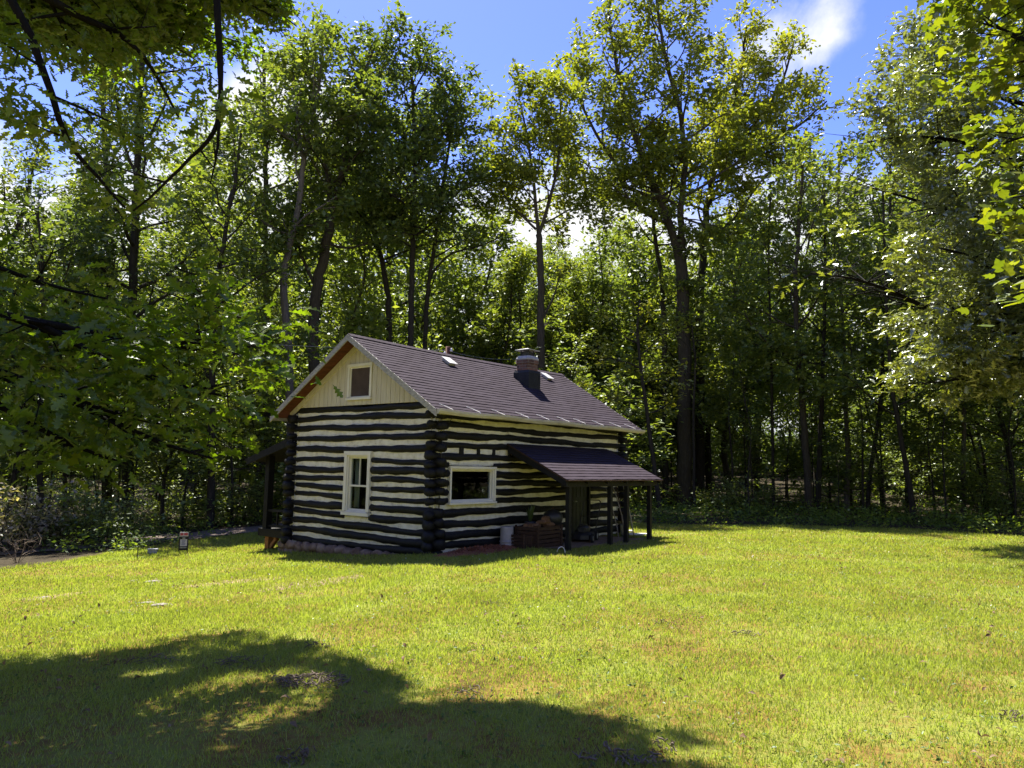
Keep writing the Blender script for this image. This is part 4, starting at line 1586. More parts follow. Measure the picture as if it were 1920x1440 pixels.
# left of the cabin
hero('oak_tree', 201, 29, [([(238, 1000), (240, 850), (246, 600), (255, 400), (262, 200), (268, 60)], 25, 9, AL(.34, .98, .5, 4.6, 2.2, 5))], 'dark_bark', 'oak_leaf', 'thick dark oak by the gravel path, left of the sign')
hero('oak_tree', 202, 33, [([(200, 960), (203, 800), (207, 560), (205, 380), (196, 250), (190, 120)], 19, 7, AL(.35, .98, .5, 4.4, 2.0, 5))], 'brown_bark', 'dark_leaf', 'reddish brown trunk tree just behind the thick dark oak by the path')
hero('forest_tree', 203, 26, [([(393, 1002), (397, 850), (398, 700), (400, 560), (420, 450), (440, 350), (452, 250)], 16, 5, AL(.42, .98, .42, 3.6, 1.6, 5))], 'dark_bark', 'oak_leaf', 'slim dark tree rising behind the sign and leaning right at its top')
hero('forest_tree', 204, 31, [([(503, 985), (502, 800), (500, 600), (498, 400), (497, 240), (494, 90)], 18, 6, AL(.5, .98, .5, 4.0, 1.8, 5))], 'brown_bark', 'oak_leaf', 'straight tall brown trunk behind the porch post')
hero('forest_tree', 205, 28, [([(547, 985), (545, 800), (542, 660), (534, 580), (530, 520), (545, 450), (560, 390), (570, 300)], 18, 10, AL(.75, .98, .7, 2.4, 2.0)),
                              ([(570, 300), (560, 260), (555, 200), (548, 120)], 9, 4, AL(.1, .98, .5, 3.0, 1.4)),
                              ([(570, 300), (585, 230), (600, 150), (610, 60)], 9, 4, AL(.1, .98, .5, 3.2, 1.4)),
                              ([(560, 272), (525, 240), (500, 215)], 6, 3, AL(.2, .98, .5, 2.2, 1.2))], 'grey_bark', 'oak_leaf', 'pale grey twisting trunk with a knot beside the cabin gable')
hero('forest_tree', 206, 30, [([(592, 985), (590, 700), (588, 600), (594, 540), (606, 480), (617, 430), (620, 400)], 24, 17, None),
                              ([(620, 400), (612, 300), (590, 240), (580, 130), (590, 60)], 13, 4, AL(.15, .98, .45, 3.6, 1.8)),
                              ([(620, 400), (640, 330), (655, 240), (680, 150), (700, 90)], 13, 4, AL(.15, .98, .45, 4.0, 1.8)),
                              ([(592, 535), (572, 500), (562, 470), (556, 445)], 8, 4, AL(.4, .98, .6, 2.0, 1.2)),
                              ([(612, 455), (650, 470), (690, 455)], 6, 3, AL(.3, .98, .6, 2.0, 1.0))], 'brown_bark', 'oak_leaf', 'forked brown tree standing behind the gable peak, right of the pale trunk')
hero('forest_tree', 207, 33, [([(733, 960), (731, 640), (728, 560), (715, 480), (702, 430), (690, 330), (700, 220), (720, 120)], 14, 5, AL(.5, .98, .42, 3.8, 1.8))], 'dark_bark', 'oak_leaf', 'dark bent tree behind the roof ridge near the gable peak')
hero('forest_tree', 208, 31, [([(770, 960), (770, 620), (774, 450), (778, 350), (775, 200), (770, 110)], 15, 5, AL(.48, .98, .38, 4.0, 2.0))], 'dark_bark', 'dark_leaf', 'tall dense dark tree at the left edge of the sky gap')
hero('forest_tree', 209, 32, [([(792, 960), (797, 600), (804, 530), (818, 440), (835, 320), (848, 230), (856, 180)], 11, 4, AL(.5, .98, .38, 3.4, 1.6)),
                              ([(806, 520), (840, 470), (900, 465), (945, 440)], 5, 2, AL(.4, .98, .8, 1.0, .6))], 'dark_bark', 'oak_leaf', 'slender tree with low bare limbs reaching into the sky gap')
# behind and right of the chimney
hero('oak_tree', 210, 30, [([(1015, 960), (1014, 640), (1015, 560), (1014, 480), (1010, 440)], 17, 12, None),
                           ([(1010, 440), (1004, 380), (1000, 320), (985, 240), (975, 190)], 8, 3, AL(.15, .98, .36, 3.0, 1.6)),
                           ([(1010, 440), (1030, 380), (1045, 320), (1052, 250), (1050, 180)], 8, 3, AL(.15, .98, .36, 3.1, 1.7)),
                           ([(1005, 430), (975, 400), (950, 380), (930, 340)], 5, 2, AL(.25, .98, .5, 1.7, 1.0)),
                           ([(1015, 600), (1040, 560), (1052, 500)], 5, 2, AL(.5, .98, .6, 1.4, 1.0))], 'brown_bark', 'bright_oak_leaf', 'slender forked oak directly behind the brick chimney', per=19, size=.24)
BIG = AL(.18, .98, .42, 3.1, 1.8)
hero('oak_tree', 211, 33, [([(1284, 955), (1284, 800), (1282, 660), (1280, 560), (1275, 480)], 30, 22, None),
                           ([(1275, 490), (1262, 440), (1240, 380), (1215, 320), (1190, 250), (1165, 170), (1150, 90), (1140, 20)], 17, 4, BIG),
                           ([(1278, 470), (1276, 400), (1285, 300), (1275, 200), (1250, 120), (1235, 40), (1228, -40)], 14, 4, BIG),
                           ([(1215, 330), (1160, 320), (1110, 240), (1080, 170), (1070, 100)], 8, 3, AL(.2, .98, .4, 2.9, 1.6)),
                           ([(1230, 375), (1165, 345), (1110, 335), (1070, 300)], 8, 3, AL(.25, .98, .4, 2.6, 1.5))], 'brown_bark', 'bright_oak_leaf', 'big spreading sunlit oak with a thick trunk right of the lean-to', per=13, size=.265)
hero('oak_tree', 212, 36, [([(1312, 955), (1312, 560), (1318, 480), (1325, 380), (1345, 300), (1370, 220), (1390, 130), (1400, 50)], 20, 4, AL(.45, .98, .44, 3.1, 1.8)),
                           ([(1325, 390), (1370, 310), (1430, 280), (1500, 235), (1550, 190)], 8, 3, AL(.2, .98, .4, 2.8, 1.5)),
                           ([(1345, 300), (1420, 230), (1470, 150), (1490, 70)], 8, 3, AL(.2, .98, .5, 2.8, 1.4)),
                           ([(1320, 450), (1370, 420), (1440, 320), (1530, 290)], 6, 2, AL(.3, .98, .42, 2.4, 1.3))], 'dark_bark', 'bright_oak_leaf', 'sunlit oak whose limbs reach right of the big spreading oak', per=13, size=.265)
hero('forest_tree', 213, 34, [([(1248, 955), (1246, 620), (1240, 520), (1226, 430), (1222, 360), (1225, 280)], 13, 4, AL(.6, .98, .5, 2.4, 1.4))], 'dark_bark', 'oak_leaf', 'dark secondary stem close left of the big spreading oak')
hero('maple_tree', 214, 27, [([(1238, 955), (1222, 850), (1212, 760), (1200, 680), (1194, 620), (1200, 560)], 10, 4, AL(.5, .98, .35, 2.3, 1.4, 0, 40))], 'dark_bark', 'bright_oak_leaf', 'young yellow green maple with a leaning trunk beyond the lean-to', size=.19, flat=.4)
hero('maple_tree', 215, 28.5, [([(1302, 955), (1300, 760), (1305, 680), (1296, 600)], 6, 3, AL(.7, .98, .28, 2.0, 1.3, 0, 40))], 'dark_bark', 'bright_oak_leaf', 'small bright green crown hanging in front of the big oak trunk', size=.19, flat=.4)
# the wood's edge on the right
hero('forest_tree', 216, 29, [([(1518, 950), (1512, 850), (1503, 740), (1494, 640), (1490, 520), (1500, 400), (1505, 310)], 16, 5, AL(.52, .98, .4, 3.6, 1.8, 5))], 'brown_bark', 'oak_leaf', 'mid sized brown trunk curving left at the wood edge')
hero('forest_tree', 217, 30, [([(1534, 945), (1537, 850), (1541, 740), (1546, 600), (1548, 450), (1545, 330)], 12, 4, AL(.52, .98, .5, 3.4, 1.8, 5))], 'dark_bark', 'understory_leaf', 'straight dark trunk close right of the curving brown trunk')
hero('forest_tree', 218, 26.5, [([(1714, 965), (1700, 880), (1688, 810), (1676, 750), (1664, 640), (1660, 500), (1655, 350)], 12, 4, AL(.52, .98, .5, 3.2, 1.8, 5))], 'dark_bark', 'oak_leaf', 'dark trunk leaning left at the lawn edge below the overhanging oak')
hero('forest_tree', 219, 30, [([(1627, 948), (1633, 880), (1645, 800), (1652, 740), (1660, 600), (1668, 440), (1672, 230)], 9, 4, AL(.52, .98, .4, 3.2, 1.8, 5))], 'dark_bark', 'understory_leaf', 'thin trunk leaning right at the wood edge, left of the leaning dark trunk')
hero('forest_tree', 220, 29, [([(1806, 955), (1806, 880), (1808, 800), (1806, 700), (1800, 560), (1795, 400), (1790, 130)], 10, 4, AL(.52, .98, .4, 3.6, 2.0, 5))], 'grey_bark', 'oak_leaf', 'grey slim trunk standing in the shaded wood at far right')
hero('forest_tree', 221, 31, [([(1450, 950), (1449, 850), (1447, 720), (1444, 600), (1440, 470), (1445, 360)], 7, 3, AL(.52, .98, .45, 2.6, 1.4, 5))], 'dark_bark', 'understory_leaf', 'thin pole-like tree left of the curving brown trunk')
hero('forest_tree', 222, 33, [([(1588, 940), (1590, 850), (1585, 740), (1580, 600), (1570, 440), (1575, 270)], 11, 4, AL(.52, .98, .4, 3.4, 1.8, 5))], 'grey_bark', 'oak_leaf', 'pale straight trunk deeper in the wood beside the straight dark trunk')
hero('forest_tree', 223, 24, [([(75, 1000), (76, 900), (78, 800), (82, 640), (80, 480), (70, 400)], 14, 5, AL(.4, .98, .45, 3.2, 1.6, 5))], 'dark_bark', 'dark_leaf', 'black stout trunk among the shrubs at far left')
hero('forest_tree', 224, 27, [([(122, 990), (121, 900), (122, 820), (126, 680), (122, 520), (115, 410)], 9, 4, AL(.4, .98, .45, 3.0, 1.6, 5))], 'dark_bark', 'oak_leaf', 'thin dark trunk between the black stout trunk and the path oak')

# --- overhanging near trees whose trunks stand just outside the view
def near_tree(name, seed, base, trunk, branches, barkm, leafm, template, size, per, sig, label, limbkw, flat=.55, drop=None, keep=None):
    T = Tree(seed)
    base = np.array(base, float)
    T.stem(np.array(trunk, float) - base, .26, .10)
    for pts, r0, r1, al in branches:
        P = [at(p[0], p[1], p[2]) if len(p) == 3 else np.array(p[:3]) for p in pts]
        sm, rr = T.stem(np.array(P) - base, r0, r1, 7, False)
        if al:
            T.autolimbs(sm, rr, **al)
    return plant_tree(name, base, T.wood_mesh('trunk', barkm), T.leaf_mesh('crown', leafm, per, sig, size, template, flat, .3, keep), label=label, cat='tree')


NL = lambda t0, t1, sp, a, b_, **kw: dict(t0=t0, t1=t1, spacing=sp, ln0=a, ln1=b_, elev=(-25, 25), levels=1, sub=2.6, cs=.16, up=-.05, **kw)
W3 = lambda x, y, z: (x, y, z, 0)
g0 = float(gz(-7.8, 5.2))


def sun_gap(Pl):                                   # leaves cut away so sun lights low branches; canopy trimmed to shape lawn shadow
    Pw = Pl + np.array([-7.8, 5.2, g0])
    ok_ = np.ones(len(Pw), bool)
    for (px, py, Yd, r_) in ((440, 680, 6.6, .8), (390, 730, 6.3, .6), (250, 800, 5.8, .45), (60, 860, 5.3, .3), (140, 650, 6.0, .2), (300, 640, 6.2, .25)):
        q_ = Pw - at(px, py, Yd)
        ax_ = q_ @ SUN_V
        ok_ &= ~((np.linalg.norm(q_ - ax_[:, None] * SUN_V, axis=1) < r_) & (ax_ > 1.0))
    u_, v_ = Pw[:, 0] - SUN_V[0] / SUN_V[2] * Pw[:, 2], Pw[:, 1] - SUN_V[1] / SUN_V[2] * Pw[:, 2]
    edge = np.array([on_ground(*q)[:2] for q in ((-300, 1180), (0, 1170), (230, 1165), (440, 1175), (640, 1235), (870, 1322), (1100, 1345), (1290, 1375), (1330, 1440))])
    lim = np.interp(u_, edge[:, 0], edge[:, 1], right=0) + .22 * lump(u_ * 2.3, v_ * 2.3)
    ok_ &= ~((Pw[:, 2] > 3.5) & (v_ > lim))
    ok_ &= ~((Pw[:, 2] > 3.5) & (lump(u_ * 1.5 + 1, v_ * 2.1) > .42))
    return ok_


near_tree('oak_tree', 301, (-7.8, 5.2, g0), [(-7.8, 5.2, g0 - .2), (-7.7, 5.3, 3), (-7.4, 5.6, 7), (-7.2, 6, 11)], [
    ([W3(-7.6, 5.4, 5.5), (-300, -150, 7.0), (0, -60, 7.3), (95, 0, 7.6), (150, 35, 8), (215, 55, 8.3), (260, 85, 8.6), (300, 150, 8.9), (335, 220, 9.2)], .07, .014, NL(.35, .98, .55, 1.2, .7)),
    ([W3(-7.6, 5.4, 4.6), (-200, -250, 6.6), (40, 0, 7), (60, 70, 7), (100, 190, 7.2), (120, 260, 7.3), (145, 290, 7.4), (190, 340, 7.6), (235, 390, 7.8)], .055, .012, NL(.4, .98, .7, .9, .6)),
    ([W3(-7.4, 5.6, 7.2), (330, -520, 7.2), (396, -330, 7), (398, -180, 7), (404, -60, 7), (409, 20, 7), (408, 75, 7), (416, 140, 7), (414, 205, 7), (408, 235, 7), (392, 265, 7.03), (372, 284, 7.05), (345, 302, 7.1), (300, 360, 7.2), (250, 395, 7.4)], .05, .010, NL(.6, .98, 1.1, .6, .5)),
    ([(412, 215, 7), (411, 250, 7), (406, 290, 7), (403, 318, 7), (394, 345, 7)], .018, .006, NL(.2, .98, .8, .4, .3)),
    ([W3(-7.7, 5.3, 2.6), (-350, 520, 5.2), (0, 590, 5.6), (130, 615, 6), (260, 638, 6.2), (350, 650, 6.4), (420, 668, 6.6)], .05, .010, NL(.35, .98, .30, 1.0, .6)),
    ([W3(-7.7, 5.3, 2.2), (-350, 600, 5.0), (0, 690, 5.4), (110, 740, 5.6), (230, 780, 5.8), (320, 800, 5.9)], .045, .009, NL(.35, .98, .44, .9, .5)),
    ([W3(-7.7, 5.3, 3.4), (-300, 380, 5.6), (-50, 480, 6), (60, 530, 6.3), (200, 560, 6.6)], .04, .009, NL(.4, .98, .4, .9, .5)),
    ([W3(-7.40, 5.60, 7.54), W3(-7.53, 7.70, 8.31), W3(-8.07, 9.73, 8.63), W3(-7.96, 11.55, 8.74)], .05, .010, NL(.5, .99, .24, 1.0, .75)),
    ([W3(-7.40, 5.60, 6.89), W3(-7.29, 7.50, 7.66), W3(-7.17, 9.52, 7.98), W3(-7.06, 11.30, 8.09)], .05, .010, NL(.5, .99, .24, 1.0, .75)),
    ([W3(-7.40, 5.60, 6.61), W3(-6.90, 7.70, 7.38), W3(-6.41, 9.53, 7.70), W3(-6.36, 11.21, 7.81)], .05, .010, NL(.5, .99, .24, 1.0, .75)),
    ([W3(-7.40, 5.60, 6.88), W3(-6.92, 7.40, 7.65), W3(-6.12, 9.50, 7.97), W3(-5.79, 11.40, 8.08)], .05, .010, NL(.5, .99, .24, 1.0, .75)),
    ([W3(-7.40, 5.60, 6.89), W3(-6.66, 7.87, 7.66), W3(-5.83, 9.55, 7.98), W3(-5.21, 11.46, 8.09)], .05, .010, NL(.5, .99, .24, 1.0, .75)),
    ([W3(-7.40, 5.60, 7.29), W3(-6.36, 7.72, 8.06), W3(-5.62, 9.85, 8.38), W3(-4.69, 11.72, 8.49)], .05, .010, NL(.5, .99, .24, 1.0, .75)),
    ([W3(-7.40, 5.60, 7.93), W3(-6.04, 7.68, 8.70), W3(-5.36, 10.02, 9.02), W3(-4.36, 12.09, 9.13)], .05, .010, NL(.5, .99, .24, 1.0, .75)),
    ([W3(-7.40, 5.60, 6.27), W3(-7.09, 6.93, 7.04), W3(-6.33, 8.54, 7.36), W3(-6.11, 9.83, 7.47)], .05, .010, NL(.5, .99, .24, 1.0, .75)),
    ([W3(-7.40, 5.60, 6.51), W3(-6.64, 7.09, 7.28), W3(-6.34, 8.59, 7.60), W3(-5.52, 10.00, 7.71)], .05, .010, NL(.5, .99, .24, 1.0, .75)),
    ([W3(-7.40, 5.60, 6.87), W3(-6.67, 7.23, 7.64), W3(-6.01, 8.80, 7.96), W3(-4.94, 10.23, 8.07)], .05, .010, NL(.5, .99, .24, 1.0, .75)),
    ([W3(-7.40, 5.60, 7.68), W3(-6.25, 7.55, 8.45), W3(-5.18, 9.39, 8.77), W3(-4.47, 10.69, 8.88)], .05, .010, NL(.5, .99, .24, 1.0, .75)),
    ([W3(-7.40, 5.60, 7.35), W3(-6.02, 7.06, 8.12), W3(-4.99, 8.79, 8.44), W3(-3.83, 10.57, 8.55)], .05, .010, NL(.5, .99, .24, 1.0, .75)),
    ([W3(-7.40, 5.60, 8.33), W3(-5.79, 7.50, 9.10), W3(-4.31, 9.36, 9.42), W3(-3.37, 11.11, 9.53)], .05, .010, NL(.5, .99, .24, 1.0, .75)),
    ([W3(-7.40, 5.60, 7.05), W3(-6.66, 6.76, 7.82), W3(-5.90, 8.53, 8.14), W3(-5.36, 9.37, 8.25)], .05, .010, NL(.5, .99, .24, 1.0, .75)),
    ([W3(-7.40, 5.60, 6.69), W3(-6.31, 6.85, 7.46), W3(-5.23, 8.21, 7.78), W3(-4.68, 9.22, 7.89)], .05, .010, NL(.5, .99, .24, 1.0, .75)),
    ([W3(-7.40, 5.60, 7.42), W3(-6.19, 7.05, 8.19), W3(-5.38, 8.63, 8.51), W3(-4.22, 9.63, 8.62)], .05, .010, NL(.5, .99, .24, 1.0, .75)),
    ([W3(-7.40, 5.60, 7.18), W3(-6.03, 7.07, 7.95), W3(-4.85, 8.39, 8.27), W3(-3.58, 9.55, 8.38)], .05, .010, NL(.5, .99, .24, 1.0, .75)),
    ([W3(-7.40, 5.60, 8.32), W3(-5.93, 7.06, 9.09), W3(-4.88, 8.65, 9.41), W3(-3.18, 10.17, 9.52)], .05, .010, NL(.5, .99, .24, 1.0, .75)),
    ([W3(-7.40, 5.60, 8.43), W3(-5.80, 7.27, 9.20), W3(-3.93, 8.82, 9.52), W3(-2.62, 10.26, 9.63)], .05, .010, NL(.5, .99, .24, 1.0, .75)),
    ([W3(-7.40, 5.60, 8.42), W3(-5.47, 7.11, 9.19), W3(-3.79, 9.20, 9.51), W3(-2.18, 10.28, 9.62)], .05, .010, NL(.5, .99, .24, 1.0, .75)),
    ([W3(-7.40, 5.60, 8.78), W3(-6.75, 6.88, 9.55), W3(-5.72, 8.39, 9.87), W3(-4.97, 9.57, 9.98)], .05, .010, NL(.5, .99, .24, 1.0, .75)),
    ([W3(-7.40, 5.60, 8.73), W3(-6.44, 6.88, 9.50), W3(-5.23, 8.43, 9.82), W3(-4.43, 9.57, 9.93)], .05, .010, NL(.5, .99, .24, 1.0, .75)),
    ([W3(-7.40, 5.60, 8.75), W3(-6.20, 7.16, 9.52), W3(-5.08, 8.48, 9.84), W3(-3.89, 9.61, 9.95)], .05, .010, NL(.5, .99, .24, 1.0, .75)),
    ([W3(-7.40, 5.60, 8.74), W3(-6.11, 7.21, 9.51), W3(-4.66, 8.49, 9.83), W3(-3.34, 9.63, 9.94)], .05, .010, NL(.5, .99, .24, 1.0, .75)),
    ([W3(-7.40, 5.60, 8.75), W3(-6.05, 6.84, 9.52), W3(-4.25, 8.55, 9.84), W3(-2.79, 9.67, 9.95)], .05, .010, NL(.5, .99, .24, 1.0, .75)),
    ([W3(-7.40, 5.60, 8.79), W3(-5.62, 7.33, 9.56), W3(-3.66, 8.41, 9.88), W3(-2.23, 9.72, 9.99)], .05, .010, NL(.5, .99, .24, 1.0, .75)),
    ([W3(-7.40, 5.60, 9.06), W3(-5.50, 6.93, 9.83), W3(-3.61, 8.80, 10.15), W3(-1.77, 9.89, 10.26)], .05, .010, NL(.5, .99, .24, 1.0, .75)),
    ([W3(-7.40, 5.60, 8.52), W3(-5.21, 7.20, 9.29), W3(-3.16, 8.54, 9.61), W3(-1.20, 9.64, 9.72)], .05, .010, NL(.5, .99, .24, 1.0, .75)),
    ([W3(-7.40, 5.60, 9.64), W3(-5.17, 7.25, 10.41), W3(-3.19, 9.04, 10.73), W3(-0.97, 10.23, 10.84)], .05, .010, NL(.5, .99, .24, 1.0, .75)),
    ([W3(-7.40, 5.60, 7.60), W3(-6.29, 7.31, 8.30), W3(-5.60, 8.30, 8.55), W3(-4.27, 9.86, 8.60)], .045, .010, NL(.55, .99, .22, .95, .75)),
    ([W3(-7.40, 5.60, 7.60), W3(-6.78, 7.94, 8.30), W3(-4.90, 9.75, 8.55), W3(-4.32, 10.89, 8.60)], .045, .010, NL(.55, .99, .22, .95, .75)),
    ([W3(-7.40, 5.60, 7.60), W3(-5.82, 7.35, 8.30), W3(-4.80, 9.10, 8.55), W3(-3.35, 10.05, 8.60)], .045, .010, NL(.55, .99, .22, .95, .75)),
    ([W3(-7.40, 5.60, 8.60), W3(-6.05, 7.22, 9.30), W3(-4.34, 8.94, 9.55), W3(-2.91, 10.60, 9.60)], .045, .010, NL(.55, .99, .22, .95, .75)),
    ([W3(-7.40, 5.60, 7.60), W3(-6.11, 6.85, 8.30), W3(-5.18, 8.15, 8.55), W3(-4.22, 9.30, 8.60)], .045, .010, NL(.55, .99, .22, .95, .75)),
    ([W3(-7.40, 5.60, 7.60), W3(-5.75, 6.72, 8.30), W3(-4.67, 8.17, 8.55), W3(-3.44, 9.16, 8.60)], .045, .010, NL(.55, .99, .22, .95, .75)),
    ([W3(-7.40, 5.60, 7.60), W3(-7.11, 7.42, 8.30), W3(-6.06, 9.66, 8.55), W3(-5.64, 11.06, 8.60)], .045, .010, NL(.55, .99, .22, .95, .75)),
    ([W3(-7.40, 5.60, 7.60), W3(-6.03, 7.44, 8.30), W3(-4.43, 9.50, 8.55), W3(-3.57, 11.24, 8.60)], .045, .010, NL(.55, .99, .22, .95, .75)),
    ([W3(-7.40, 5.60, 7.60), W3(-6.98, 7.44, 8.30), W3(-6.59, 9.09, 8.55), W3(-6.23, 10.74, 8.60)], .045, .010, NL(.55, .99, .22, .95, .75)),
    ([W3(-7.40, 5.60, 8.60), W3(-5.60, 6.95, 9.30), W3(-4.09, 8.69, 9.55), W3(-2.52, 10.14, 9.60)], .045, .010, NL(.55, .99, .22, .95, .75)),
    ([W3(-7.40, 5.60, 8.60), W3(-6.01, 6.96, 9.30), W3(-4.22, 8.30, 9.55), W3(-2.90, 9.44, 9.60)], .045, .010, NL(.55, .99, .22, .95, .75)),
    ([W3(-7.40, 5.60, 7.60), W3(-6.17, 6.80, 8.30), W3(-4.53, 7.98, 8.55), W3(-3.79, 8.72, 8.60)], .045, .010, NL(.55, .99, .22, .95, .75)),
    ([W3(-7.40, 5.60, 8.60), W3(-6.09, 7.35, 9.30), W3(-3.90, 8.30, 9.55), W3(-1.87, 9.96, 9.60)], .045, .010, NL(.55, .99, .22, .95, .75)),
    ([W3(-7.40, 5.60, 8.60), W3(-5.26, 6.83, 9.30), W3(-2.85, 8.74, 9.55), W3(-1.35, 9.89, 9.60)], .045, .010, NL(.55, .99, .22, .95, .75)),
    ([W3(-7.40, 5.60, 8.60), W3(-5.30, 6.72, 9.30), W3(-2.80, 8.73, 9.55), W3(-0.93, 9.73, 9.60)], .045, .010, NL(.55, .99, .22, .95, .75)),
    ([W3(-7.40, 5.60, 7.40), W3(-6.12, 7.81, 8.10), W3(-4.89, 9.17, 8.35), W3(-3.78, 10.66, 8.40)], .045, .010, NL(.6, .99, .22, .9, .75)),
    ([W3(-7.40, 5.60, 8.60), W3(-5.88, 7.59, 9.30), W3(-4.34, 9.40, 9.55), W3(-3.32, 10.92, 9.60)], .045, .010, NL(.6, .99, .22, .9, .75)),
    ([W3(-7.40, 5.60, 8.60), W3(-5.97, 7.42, 9.30), W3(-4.25, 9.58, 9.55), W3(-3.13, 11.17, 9.60)], .045, .010, NL(.6, .99, .22, .9, .75)),
    ([W3(-7.40, 5.60, 7.40), W3(-5.83, 6.81, 8.10), W3(-4.68, 8.74, 8.35), W3(-3.23, 9.70, 8.40)], .045, .010, NL(.6, .99, .22, .9, .75)),
    ([W3(-7.40, 5.60, 8.60), W3(-5.62, 7.37, 9.30), W3(-3.65, 8.88, 9.55), W3(-2.64, 10.36, 9.60)], .045, .010, NL(.6, .99, .22, .9, .75)),
    ([W3(-7.40, 5.60, 8.60), W3(-5.48, 7.14, 9.30), W3(-4.03, 8.70, 9.55), W3(-2.25, 10.33, 9.60)], .045, .010, NL(.6, .99, .22, .9, .75)),
    ([W3(-7.40, 5.60, 7.40), W3(-5.91, 6.88, 8.10), W3(-5.05, 8.41, 8.35), W3(-3.66, 9.55, 8.40)], .045, .010, NL(.6, .99, .22, .9, .75)),
    ([W3(-7.40, 5.60, 7.40), W3(-6.17, 7.52, 8.10), W3(-4.80, 9.11, 8.35), W3(-4.39, 10.29, 8.40)], .045, .010, NL(.6, .99, .22, .9, .75)),
    ([W3(-7.40, 5.60, 8.60), W3(-5.22, 7.00, 9.30), W3(-2.49, 8.26, 9.55), W3(-0.70, 9.56, 9.60)], .045, .010, NL(.6, .99, .22, .9, .75)),
    ([W3(-7.40, 5.60, 8.60), W3(-5.02, 7.35, 9.30), W3(-3.26, 8.71, 9.55), W3(-0.99, 10.01, 9.60)], .045, .010, NL(.6, .99, .22, .9, .75)),
    ([W3(-7.40, 5.60, 8.60), W3(-5.14, 7.32, 9.30), W3(-3.27, 8.77, 9.55), W3(-1.58, 10.14, 9.60)], .045, .010, NL(.6, .99, .22, .9, .75)),
    ([W3(-7.40, 5.60, 7.40), W3(-6.52, 7.63, 8.10), W3(-6.78, 9.59, 8.35), W3(-6.06, 11.44, 8.40)], .045, .010, NL(.6, .99, .22, .9, .75)),
    ([W3(-7.40, 5.60, 7.40), W3(-6.70, 7.81, 8.10), W3(-6.10, 9.90, 8.35), W3(-5.47, 11.72, 8.40)], .045, .010, NL(.6, .99, .22, .9, .75)),
    ([W3(-7.40, 5.60, 7.40), W3(-6.50, 7.94, 8.10), W3(-5.75, 9.92, 8.35), W3(-4.73, 11.79, 8.40)], .045, .010, NL(.6, .99, .22, .9, .75)),
    ([W3(-7.40, 5.60, 8.60), W3(-6.07, 6.82, 9.30), W3(-4.09, 8.39, 9.55), W3(-2.78, 9.71, 9.60)], .045, .010, NL(.6, .99, .22, .9, .75)),
    ([W3(-7.40, 5.60, 8.60), W3(-5.42, 6.97, 9.30), W3(-3.71, 8.56, 9.55), W3(-2.28, 9.48, 9.60)], .045, .010, NL(.6, .99, .22, .9, .75)),
    ([W3(-7.40, 5.60, 7.40), W3(-6.13, 6.23, 8.10), W3(-4.93, 7.53, 8.35), W3(-3.44, 8.71, 8.40)], .045, .010, NL(.6, .99, .22, .9, .75)),
    ([W3(-7.40, 5.60, 7.40), W3(-6.54, 6.80, 8.10), W3(-5.39, 8.61, 8.35), W3(-4.67, 9.73, 8.40)], .045, .010, NL(.6, .99, .22, .9, .75)),
    ([(60, 600, 5.8), (200, 680, 6.1), (330, 725, 6.3), (430, 745, 6.5)], .03, .008, NL(.3, .99, .2, .8, .5)),
    ([(120, 745, 5.6), (230, 800, 5.8), (330, 845, 5.9), (400, 860, 6.0)], .028, .008, NL(.3, .99, .40, .6, .4)),
    ([(-100, 700, 5.2), (60, 800, 5.4), (160, 850, 5.6), (240, 870, 5.7)], .03, .008, NL(.3, .99, .40, .6, .4)),
    ([(250, 645, 6.2), (370, 640, 6.5), (470, 650, 6.8)], .02, .007, NL(.2, .99, .2, .7, .45)),
], 'silhouette_bark', 'near_leaf', LEAF_OAK, .165, 21, .17, 'near oak whose lobed leaves and dark drooping branches overhang from the left', None, keep=sun_gap)

g0 = float(gz(16.2, 19.5))


def sun_gap_right(Pl):  # upper leaves removed along the sun's line to brighten the low boughs
    Pw = Pl + np.array([16.2, 19.5, g0])
    ok_ = np.ones(len(Pw), bool)
    for (px, py, Yd, r_) in ((1480, 540, 18.3, 1.9), (1560, 640, 18, 1.6), (1640, 700, 18, 1.5), (1600, 430, 18.6, 1.2), (1720, 590, 18.6, 1.4), (1600, 300, 19, .8), (1800, 640, 18.4, 1.2)):
        q_ = Pw - at(px, py, Yd)
        ax_ = q_ @ SUN_V
        ok_ &= ~((np.linalg.norm(q_ - ax_[:, None] * SUN_V, axis=1) < r_) & (ax_ > 1.6))
    return ok_


